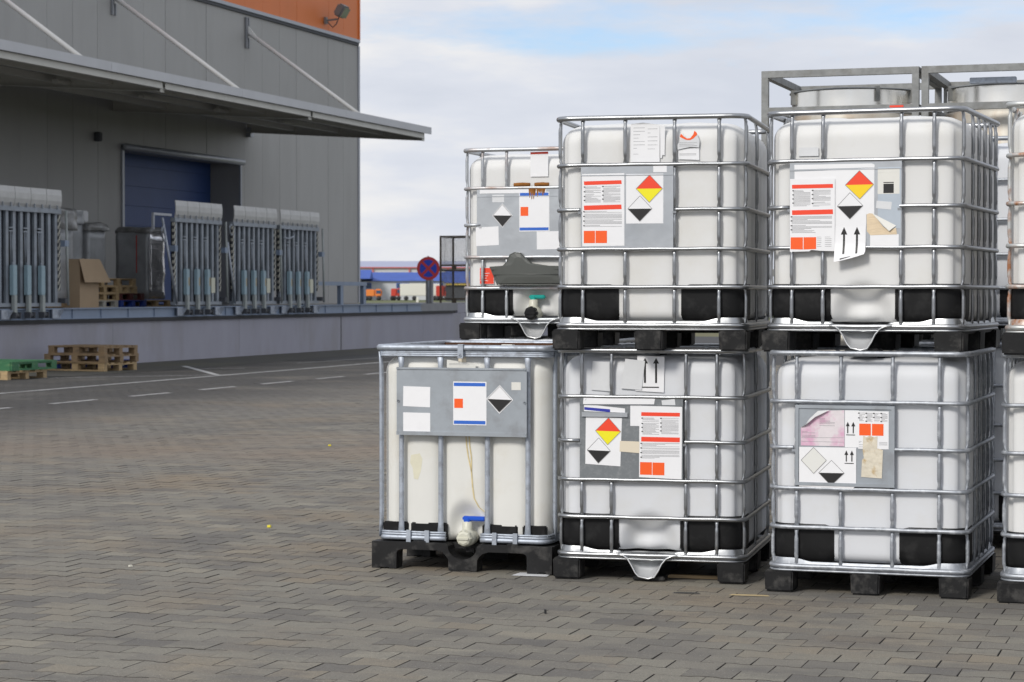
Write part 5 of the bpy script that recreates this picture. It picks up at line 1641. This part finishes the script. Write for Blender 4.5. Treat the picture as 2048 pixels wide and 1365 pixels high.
b = MB(); b.tube((0.10, -0.03, 1.22), (0.10, -0.42, 2.60), 0.027); b.sweep([(0.1, -0.2, 2.78), (0.16, -0.36, 2.76), (0.2, -0.5, 2.82), (0.2, -0.52, 2.95), (0.16, -0.36, 3.0), (0.1, -0.2, 2.99)], 0.02, 0.02, False, 8); b.build('support_pole', M['galv_frame'], l3)
b = MB(); b.sweep([(0.1, 0.1, 2.78), (0.16, 0.3, 2.76), (0.2, 0.48, 2.82), (0.2, 0.5, 2.95), (0.16, 0.34, 3.0), (0.1, 0.1, 2.99)], 0.02, 0.02, False, 8); b.build('handle_loop', M['galv_frame'], l4)
b = MB(); b.beam((0.0, -0.93, 3.13), (0.0, -0.1, 3.13), 0.05, 0.05); b.beam((0.0, -0.91, 3.10), (0.0, -0.91, 2.80), 0.05, 0.05, 0, (0, 1, 0)); b.build('guard_bar', M['trim_light'], l2)

# ------------------------------------------------------------------ wooden pallets
def make_pallet(label, m, L=1.2, Wd=0.8, loc=(0, 0, 0), rz=0.0, group=None, H=0.144):
    """origin at the middle of the base; boards and blocks are parts"""
    t = thing('wooden_pallet', label, 'pallet', loc, rz, group)
    rp_ = random.Random(label)
    th = 0.022
    bw = [0.145, 0.10, 0.145, 0.10, 0.145]
    ysb = [-Wd / 2 + 0.0725, -Wd / 4 + 0.01, 0, Wd / 4 - 0.01, Wd / 2 - 0.0725]
    for y, w_ in zip(ysb, bw):
        MB().box(-L / 2 + rp_.uniform(-.004, .004), L / 2, y - w_ / 2, y + w_ / 2, H - th, H).build('deck_board', m, t)
    for x in (-L / 2 + 0.0725, 0, L / 2 - 0.0725):
        MB().box(x - 0.0725, x + 0.0725, -Wd / 2, Wd / 2, H - 2 * th, H - th - 0.001).build('cross_board', m, t)
    for y in (-Wd / 2 + 0.05, 0, Wd / 2 - 0.05):
        MB().box(-L / 2, L / 2, y - 0.05, y + 0.05, 0, th).build('bottom_board', m, t)
        for x in (-L / 2 + 0.0725, 0, L / 2 - 0.0725):
            MB().box(x - 0.07, x + 0.07, y - 0.049, y + 0.049, th + 0.001, H - 2 * th - 0.001).build('block', m, t)
    return t
PG = 'wooden pallets'
def corner(cx, cy, rz, L, Wd, z):
    """centre of a pallet whose near right corner (local +x, -y) is at cx, cy"""
    c, s = math.cos(rz), math.sin(rz)
    return (cx - (L / 2) * c - (Wd / 2) * s, cy - (L / 2) * s + (Wd / 2) * c, z)
rz = R(-9)
make_pallet('bottom pallet of the stack of three on the ground by the dock wall', M['wood'], 1.36, 1.0, corner(-19.90, 36.34, rz, 1.36, 1.0, 0.006), rz, PG, 0.155)
make_pallet('darker middle pallet of the stack of three on the ground by the dock wall', M['wood_old'], 1.40, 1.06, corner(-19.87, 36.32, rz + .02, 1.40, 1.06, 0.162), rz + .02, PG, 0.155)
make_pallet('topmost pallet of the stack of three on the ground by the dock wall', M['wood_old'], 1.33, 1.0, corner(-19.92, 36.38, rz - .02, 1.33, 1.0, 0.318), rz - .02, PG, 0.155)
make_pallet('blue pallet half hidden behind the stack of three by the dock wall', M['wood_blue'], 1.2, 1.0, corner(-20.62, 37.55, rz, 1.2, 1.0, 0.006), rz, PG, 0.155)
gz = R(-4)
make_pallet('pale wooden pallet carrying the green one at the left edge', M['wood'], 1.2, 1.15, corner(-19.50, 32.30, gz, 1.2, 1.15, 0.002), gz, PG, 0.150)
gpal = make_pallet('green pallet with closed sides lying on the pale one at the left edge', M['wood_green'], 1.24, 1.32, corner(-19.45, 32.34, gz, 1.24, 1.32, 0.154), gz, PG, 0.150)
for s_ in (-1, 1):
    b = MB(); b.box(0.62 * s_ - 0.012, 0.62 * s_ + 0.012, -0.66, 0.66, 0.128, 0.152); b.box(0.62 * s_ - 0.012, 0.62 * s_ + 0.012, -0.66, 0.66, 0.0, 0.03)
    for y0_, y1_ in ((-0.66, -0.46), (-0.08, 0.10), (0.50, 0.66)):
        b.box(0.62 * s_ - 0.012, 0.62 * s_ + 0.012, y0_, y1_, 0.031, 0.127)
    b.build('side_board', M['wood_green'], gpal)
b = MB(); b.box(-0.60, 0.60, -0.672, -0.648, 0.0, 0.151); b.build('end_board', M['wood_green'], gpal)
# pallets on the dock
hx = math.pi / 2
def dock_pallet(label, m, x, ya, yb, z, L=None, Wd=0.8, H=0.15):
    L = yb - ya
    return make_pallet(label, m, L, Wd, (x - Wd / 2, (ya + yb) / 2, z), hx, PG, H)
DT = DZ - 0.010
dock_pallet('grey white pallet at the bottom of the stack on the dock, beside the carton', M['wood_white'], -22.95, 41.35, 42.55, DT)
dock_pallet('yellowish pallet on the grey white one on the dock', M['wood'], -22.95, 41.35, 42.60, DT + 0.152)
dock_pallet('third pallet up in the stack on the dock', M['wood'], -22.97, 41.42, 42.62, DT + 0.304)
dock_pallet('blue pallet at the bottom of the dock stack, right of the grey white one', M['wood_blue'], -22.92, 42.60, 43.80, DT, Wd=0.8)
dock_pallet('dark red pallet on the blue one on the dock', M['wood_red'], -22.98, 42.66, 43.80, DT + 0.152)
dock_pallet('pallet above the dark red one on the dock', M['wood'], -22.97, 42.64, 43.46, DT + 0.304)
dock_pallet('topmost pallet of the stack on the dock', M['wood'], -23.0, 41.90, 43.46, DT + 0.456, H=0.17)
dock_pallet('pallet under the silver wrapped load on the dock', M['wood'], -23.15, 44.10, 45.40, DT, Wd=1.0)

# wrapped loads -----------------------------------------------------
def lumpy_box(x0, x1, y0, y1, z0, z1, amp, seed, n=(7, 7, 12), pinch=0.0):
    """wrapped load: box surface subdivided and pushed about"""
    rn = np.random.default_rng(seed)
    b = MB()
    bm = bmesh.new(); bmesh.ops.create_cube(bm, size=1.0)
    bmesh.ops.subdivide_edges(bm, edges=bm.edges[:], cuts=7, use_grid_fill=True)
    ph = rn.uniform(0, 6.28, 12)
    for p in bm.verts:
        u, v, w = p.co
        k = 1.0 - pinch * max(0, w) * 2
        x = (x0 + x1) / 2 + u * (x1 - x0) * k; y = (y0 + y1) / 2 + v * (y1 - y0) * k; z = (z0 + z1) / 2 + w * (z1 - z0)
        nx = math.sin(9 * z + ph[0]) * math.sin(7 * y + ph[1]) + 0.6 * math.sin(23 * z + ph[2] + 3 * y)
        ny = math.sin(8 * z + ph[3]) * math.sin(6 * x + ph[4]) + 0.6 * math.sin(21 * z + ph[5] + 3 * x)
        nz = math.sin(7 * x + ph[6]) * math.sin(6 * y + ph[7]) + 0.5 * math.sin(17 * y + ph[8])
        p.co = (x + amp * nx, y + amp * ny, z + amp * nz * (1.5 if w > 0.4 else 0.2))
    bm.verts.index_update()
    b.add([p.co[:] for p in bm.verts], [[q.index for q in fc.verts] for fc in bm.faces], 0, True)
    bm.free()
    return b
def load(label, cx, cy, cat='wrapped load', group='film wrapped loads on the dock'):
    return thing('wrapped_load', label, cat, (cx, cy, DZ), 0, group)
w1 = load('bluish wrapped load right behind the nearest dock leveller', -23.4, 40.3)
lumpy_box(-0.5, 0.35, -0.55, 0.48, 0.14, 1.62, 0.005, 1).build('body', M['film'], w1)
lumpy_box(-0.51, 0.36, -0.56, 0.66, 1.60, 2.06, 0.016, 2, pinch=0.05).build('top_cover', M['film_dark'], w1)
MB().box(-0.45, 0.3, -0.5, 0.45, 0.0, 0.135).build('base_board', M['wood_old'], w1)
w2 = load('narrow grey wrapped load with a ragged clear cover, behind the dock pallets', -23.75, 42.3)
lumpy_box(-0.40, 0.40, -0.30, 0.42, 0.14, 1.66, 0.005, 3).build('body', M['film'], w2)
lumpy_box(-0.43, 0.46, -0.36, 0.47, 1.64, 1.80, 0.016, 4, pinch=0.06).build('top_cover', M['film_dark'], w2)
MB().box(-0.38, 0.38, -0.28, 0.40, 0.0, 0.135).build('base_board', M['wood_old'], w2)
w4 = load('tall grey wrapped load with pale boxes on top, left of the narrow one', -23.7, 41.4)
lumpy_box(-0.45, 0.30, -0.20, 0.42, 0.14, 1.78, 0.005, 8).build('body', M['film'], w4)
lumpy_box(-0.46, 0.32, -0.24, 0.45, 1.76, 2.02, 0.016, 9, pinch=0.05).build('top_cover', M['film'], w4)
MB().bbox(-0.2, 0.15, 0.47, 0.95, 1.83, 2.07, 0.02).build('pale_box', M['paper_dull'], w4)
MB().box(-0.4, 0.28, -0.18, 0.40, 0.0, 0.135).build('base_board', M['wood_old'], w4)
w3 = load('silver foil wrapped load right of the dock pallets', -23.6, 44.79)
lumpy_box(-0.42, 0.40, -0.36, 0.36, 0.16, 1.66, 0.005, 5).build('body', M['film'], w3)
lumpy_box(0.385, 0.43, -0.34, 0.36, 0.17, 1.66, 0.010, 6).build('foil_side', M['foil'], w3)
lumpy_box(-0.43, 0.42, -0.37, 0.37, 1.645, 1.78, 0.012, 7, pinch=0.12).build('top_cover', M['film_dark'], w3)
MB().box(0.10, 0.118, -0.385, -0.372, 0.75, 1.60).build('strap', M['far_redtruck'], w3)
ct = thing('cardboard_box', 'tall brown cardboard box with its lid flap hanging open on the dock', 'cardboard box', (-22.75, 40.95, DT), 0)
MB().box(-0.5, 0.0, -0.42, 0.38, 0.0, 0.92).build('carton', M['carton'], ct)
b = MB(); b.add([(0.004, -0.45, 1.02), (0.004, 0.42, 1.02), (0.14, 0.66, 0.53), (0.14, -0.45, 0.53)], [(0, 1, 2, 3)]); b.add([(-0.006, -0.45, 1.02), (-0.006, 0.42, 1.02), (0.13, 0.66, 0.53), (0.13, -0.45, 0.53)], [(3, 2, 1, 0)])
b.build('lid_flap', M['carton'], ct)
MB().box(-0.49, -0.007, -0.41, 0.37, 0.921, 1.015).build('carton_top', M['carton'], ct)

# ------------------------------------------------------------------ sign, post and mesh cages at the end of the dock
sg = thing('road_sign', 'round red and blue no stopping sign on a thin grey pole', 'road sign', (-21.95, 59.1, DZ))
MB().tube((0, 0, 0), (0, 0, 1.36), 0.028, 8).build('pole', M['galv_frame'], sg)
# the face is turned towards the yard
face = MB()
def disc(bm_, r_, d, mi, seg=36, r_in=0.0):
    V = []; F = []
    for k in range(seg):
        a = 2 * math.pi * k / seg
        V.append((r_ * math.cos(a), -d, r_ * math.sin(a)))
    if r_in == 0:
        bm_.add(V, [tuple(range(seg))], mi)
    else:
        for k in range(seg):
            a = 2 * math.pi * k / seg
            V.append((r_in * math.cos(a), -d, r_in * math.sin(a)))
        bm_.add(V, [(k, (k + 1) % seg, seg + (k + 1) % seg, seg + k) for k in range(seg)], mi)
face.lathe([(0.0, 0.012), (0.33, 0.012), (0.335, 0.0), (0.33, -0.004)], 36, (0, 0, 0), 2, 'y')
disc(face, 0.332, 0.006, 1); disc(face, 0.334, 0.010, 0, 36, 0.252)
for a in (45, -45):
    dx, dz = math.cos(R(a)), math.sin(R(a))
    nx, nz = -dz * 0.036, dx * 0.036
    l = 0.262
    face.add([(dx * l + nx, -0.0085, dz * l + nz), (-dx * l + nx, -0.0085, -dz * l + nz), (-dx * l - nx, -0.0085, -dz * l - nz), (dx * l - nx, -0.0085, dz * l - nz)], [(0, 1, 2, 3)], 0)
    break
dx, dz = math.cos(R(-45)), math.sin(R(-45)); nx, nz = -dz * 0.036, dx * 0.036; l = 0.262
face.add([(dx * l + nx, -0.0090, dz * l + nz), (-dx * l + nx, -0.0090, -dz * l + nz), (-dx * l - nx, -0.0090, -dz * l - nz), (dx * l - nx, -0.0090, dz * l - nz)], [(0, 1, 2, 3)], 0)
o = face.build('sign_face', [M['sign_red'], M['sign_blue'], M['galv_frame']], sg); o.location = (0.02, -0.05, 1.0); o.rotation_euler = (0, 0, R(24)); o.scale = (0.98, 1, 1.0)
ps = thing('concrete_post', 'grey concrete post behind the round road sign', 'post', (-22.15, 59.75, DZ))
MB().bbox(-0.09, 0.09, -0.09, 0.09, 0, 0.86, 0.015).build('shaft', M['concrete'], ps)
MB().bbox(-0.11, 0.11, -0.11, 0.11, 0.861, 0.90, 0.01).build('post_cap', M['concrete'], ps)

CGG = 'rusty mesh cage pallets at the end of the dock'
def mesh_cage(label, loc, rz=0.0):
    t = thing('mesh_cage', label, 'cage pallet', loc, rz, CGG)
    w, dp, h = 0.90, 1.2, 1.02
    s = 0.05
    for x in (-w / 2, w / 2 - s):
        for y in (-dp / 2, dp / 2 - s):
            MB().box(x, x + s, y, y + s, 0.0, h - 0.052).build('post', M['cage'], t)
    b = MB()
    for (x0, x1, y0, y1) in ((-w / 2, w / 2, -dp / 2, -dp / 2 + s), (-w / 2, w / 2, dp / 2 - s, dp / 2), (-w / 2, -w / 2 + s, -dp / 2 + s, dp / 2 - s), (w / 2 - s, w / 2, -dp / 2 + s, dp / 2 - s)):
        b.box(x0, x1, y0, y1, h - 0.05, h)
    b.build('top_frame', M['cage'], t)
    b = MB(); b.box(-w / 2 + 0.055, w / 2 - 0.055, -dp / 2 + 0.055, dp / 2 - 0.055, 0.10, 0.14); b.box(-w / 2 + 0.055, w / 2 - 0.055, -dp / 2 + 0.001, -dp / 2 + 0.045, 0.09, 0.15); b.box(w / 2 - 0.045, w / 2 - 0.001, -dp / 2 + 0.055, dp / 2 - 0.055, 0.09, 0.15)
    b.build('base', M['cage'], t)
    b = MB(); b.box(-0.06, 0.06, -dp / 2 + 0.01, -dp / 2 + 0.1, 0, 0.089); b.box(w / 2 - 0.1, w / 2 - 0.01, -0.08, 0.08, 0, 0.089); b.build('middle_foot', M['cage'], t)
    # welded mesh on the four sides
    b = MB()
    q = 0.0026
    k = -w / 2 + 0.05
    while k < w / 2 - 0.04:
        for y in (-dp / 2 + 0.02, dp / 2 - 0.02):
            b.box(k - q, k + q, y - q, y + q, 0.15, h - 0.05)
        k += 0.05
    k = -dp / 2 + 0.05
    while k < dp / 2 - 0.04:
        for x in (-w / 2 + 0.02, w / 2 - 0.02):
            b.box(x - q, x + q, k - q, k + q, 0.15, h - 0.05)
        k += 0.05
    z = 0.19
    while z < h - 0.05:
        for y in (-dp / 2 + 0.02, dp / 2 - 0.02):
            b.box(-w / 2 + 0.05, w / 2 - 0.05, y - q * 1.2, y + q * 1.2, z - q, z + q)
        for x in (-w / 2 + 0.02, w / 2 - 0.02):
            b.box(x - q * 1.2, x + q * 1.2, -dp / 2 + 0.05, dp / 2 - 0.05, z - q, z + q)
        z += 0.05
    o = b.build('mesh_panels', M['wire'], t); o['kind'] = 'stuff'
    return t
cgx, cgy = -22.58, 63.6
mesh_cage('lower rusty mesh cage on the dock end beside the road sign', (cgx, cgy, DZ - 0.005))
mesh_cage('upper rusty mesh cage stacked on the lower one beside the road sign', (cgx, cgy, DZ + 1.02))
mesh_cage('lower mesh cage partly hidden behind the farther white container', (cgx + 1.10, cgy + 0.55, DZ - 0.005 if False else 0.0)) if False else None

# ------------------------------------------------------------------ far buildings beyond the grass
fb1 = thing('office_building', 'long white low building with a blue roof far beyond the dock', 'building', (-150, 420, 0))
def far(px, depth):
    """ground point at a distance along a bearing given in photo columns (layout helper)"""
    s = (px - 1024) / 4400 * depth
    return (-depth * sa + s * ca, depth * ca + s * sa)
FA = R(18.2)
fb1.location = (*far(726, 450), 0); fb1.rotation_euler = (0, 0, FA)
px_ = 450 / 4400
def fbx(name, m, u0, u1, v0, v1, parent, y0=0.0, y1=0.4):
    """box given in photo pixel sizes at 450 m: u to the right, v above the ground line"""
    return MB().box(u0 * px_, u1 * px_, y0, y1, v0 * px_, v1 * px_).build(name, m, parent)
fbx('wall', M['far_white'], -12, 180, 0, 38, fb1, 0, 12)
b = MB(); b.prism_yz([(-0.5, 38 * px_), (6, 56 * px_), (12.5, 38 * px_)], -14 * px_, 182 * px_); b.build('roof', M['far_blue'], fb1)
for (a, c_) in ((-8, 17), (67, 93), (136, 160)):
    f_ = fbx('window', M['far_blue'], a, c_, 24, 34, fb1, -0.15, 0.0)
    fbx('pane', M['far_glass'], a + 1.5, c_ - 1.5, 25.5, 32.5, f_, -0.20, -0.151)
fbx('sign_strip', M['far_blue'], 100, 125, 24, 26, fb1, -0.1, -0.001)
fb2 = thing('gable_building', 'blue gable roofed house end next to the warehouse corner', 'building', (*far(716, 445), 0), FA)
b = MB(); b.prism_yz([(-4, 42 * px_), (2, 60 * px_), (8, 42 * px_)], -30 * px_, 26 * px_); b.build('roof', M['far_blue'], fb2)
fbx('wall', M['far_white'], -30, 4, 0, 42, fb2, -3.6, 7.6)
fb3 = thing('long_hall', 'very long white hall with lavender roof and red trim on the horizon', 'building', (*far(690, 620), 0), FA)
p3_ = 620 / 4400
MB().box(-60, 420 * p3_, 0, 40, 0, 62 * p3_).build('wall', M['far_white'], fb3)
b = MB(); b.prism_yz([(-0.5, 62 * p3_), (20, 76 * p3_), (40.5, 62 * p3_)], -60, 420 * p3_); b.build('roof', M['far_lav'], fb3)
MB().box(-60, 420 * p3_, -0.6, -0.001, 60 * p3_, 62 * p3_).build('trim', M['far_red'], fb3)
for u in (55, 128, 205, 280, 340):
    MB().box(u * p3_, (u + 2.2) * p3_, -0.6, -0.002, 0, 59.5 * p3_).build('column', M['far_red'], fb3)
fb4 = thing('depot_building', 'blue and yellow depot seen through the mesh cages', 'building', (*far(892, 400), 0), FA)
p4_ = 400 / 4400
MB().box(0, 130 * p4_, 0, 14, 0, 36 * p4_).build('wall', M['far_dark'], fb4)
b = MB(); b.prism_yz([(-0.5, 36 * p4_), (7, 60 * p4_), (14.5, 36 * p4_)], -4 * p4_, 132 * p4_); b.build('roof', M['far_blue'], fb4)
MB().box(0, 130 * p4_, -0.4, -0.001, 31 * p4_, 36 * p4_).build('yellow_band', M['far_yellow'], fb4)
for u in (45, 92):
    MB().box(u * p4_, (u + 5) * p4_, -0.4, -0.001, 0, 30 * p4_).build('yellow_door', M['far_yellow'], fb4)
# vehicles on the far road
def far_vehicle(name, label, px0, depth, w_px, h_px, m, kind):
    t = thing(name, label, 'truck' if kind != 'trailer' else 'trailer', (*far(px0, depth), 0), FA)
    q = depth / 4400
    w_, h_ = w_px * q, h_px * q
    if kind == 'trailer':
        MB().bbox(0, w_, 0, 2.5, 0.9, h_, 0.08).build('body', m, t)
    else:
        MB().bbox(0, w_ * 0.62, 0, 2.3, 0.8, h_, 0.1).build('body', m, t)
        MB().bbox(w_ * 0.64, w_, 0, 2.3, 0.7, h_ * 1.05, 0.2).build('cab', m, t)
        MB().box(w_ * 0.70, w_ * 0.96, -0.03, -0.001, h_ * 0.62, h_ * 0.92).build('cab_window', M['far_glass'], t)
    for k in (0.15, 0.35, 0.85):
        b = MB(); b.lathe([(0.0, 0), (0.45, 0), (0.45, 0.35), (0.0, 0.35)], 12, (w_ * k, 0.02, 0.45), 0, 'y'); b.build('wheel', M['rubber'], t)
    return t
far_vehicle('parked_truck', 'orange truck parked before the white far building', 727, 420, 36, 22, M['far_orange'], 'truck')
far_vehicle('parked_truck', 'small red truck parked by the long cream trailer', 782, 420, 18, 24, M['far_redtruck'], 'truck')
far_vehicle('parked_trailer', 'long cream trailer parked before the white far building', 800, 415, 82, 34, M['far_cream'], 'trailer')
far_vehicle('parked_truck', 'red truck seen through the lower mesh cage', 872, 410, 26, 30, M['far_redtruck'], 'truck')
sm = thing('stone_marker', 'small pale stone marker on the far grass', 'marker post', (*far(835, 300), 0), FA)
MB().bbox(-0.16, 0.16, -0.1, 0.1, 0, 0.85, 0.05).build('shaft', M['far_cream'], sm)

# ------------------------------------------------------------------ litter on the paving
def bit(name, label, cat, m, pts, h, loc, rz=0.0, group=None):
    b = MB(); n = len(pts)
    V = [(x, y, 0) for x, y in pts] + [(x * 0.85, y * 0.85, h) for x, y in pts]
    F = [tuple(range(n))[::-1], tuple(range(n, 2 * n))] + [(i, (i + 1) % n, n + (i + 1) % n, n + i) for i in range(n)]
    b.add(V, F)
    o = b.build(name, m); o.location = (*loc, 0.003 + 0.006 * math.sin(loc[0] * 0.9 + 1.0) * math.sin(loc[1] * 0.7)); o.rotation_euler = (0, 0, rz)
    return tag(o, label, cat, group)
sq_ = [(-0.012, -0.010), (0.010, -0.013), (0.014, 0.006), (0.002, 0.013), (-0.012, 0.009)]
bit('plastic_scrap', 'small yellow scrap on the paving left of the blue valve container', 'scrap', M['bit_yellow'], sq_, 0.014, (-5.69, 12.48), 0.3)
bit('plastic_scrap', 'tiny yellow scrap farther out on the open paving', 'scrap', M['bit_yellow'], sq_, 0.014, (-8.19, 19.35), 0.8)
bit('pebble', 'tiny pale pebble on the paving in the left foreground', 'pebble', M['bit_white'], [(x * .8, y * .8) for x, y in sq_], 0.008, (-5.57, 10.45), 1.0)
bit('paper_piece', 'flat white paper sticking out under the foot of the blue valve container', 'paper', M['paper_dull'], [(-0.09, -0.05), (0.10, -0.06), (0.10, 0.07), (-0.07, 0.08)], 0.0015, (-3.47, 10.86), 0.1)
bit('splinter', 'pale wood splinter on the paving in front of the right-hand container', 'splinter', M['twig'], [(-0.10, -0.003), (-0.02, -0.008), (0.09, -0.004), (0.10, 0.002), (0.01, 0.007), (-0.08, 0.004)], 0.006, (-2.22, 10.43), R(4))
bit('splinter', 'dark splinter on the paving in front of the spouted container', 'splinter', M['dark_bit'], [(-0.07, -0.004), (0.0, -0.007), (0.07, -0.002), (0.06, 0.005), (-0.05, 0.005)], 0.005, (-2.53, 10.42), R(6))
bit('dry_leaf', 'curled dark leaf on the paving in the middle foreground', 'leaf', M['dark_bit'], [(-0.004, -0.012), (0.006, -0.006), (0.004, 0.010), (-0.003, 0.013)], 0.018, (-2.98, 9.55), 0.5)
bit('wood_strip', 'flat wooden strip lying in the dark under the spouted container', 'wood strip', M['wood'], [(-0.16, -0.02), (0.16, -0.02), (0.16, 0.02), (-0.16, 0.02)], 0.015, (-2.62, 11.0), 0.05)
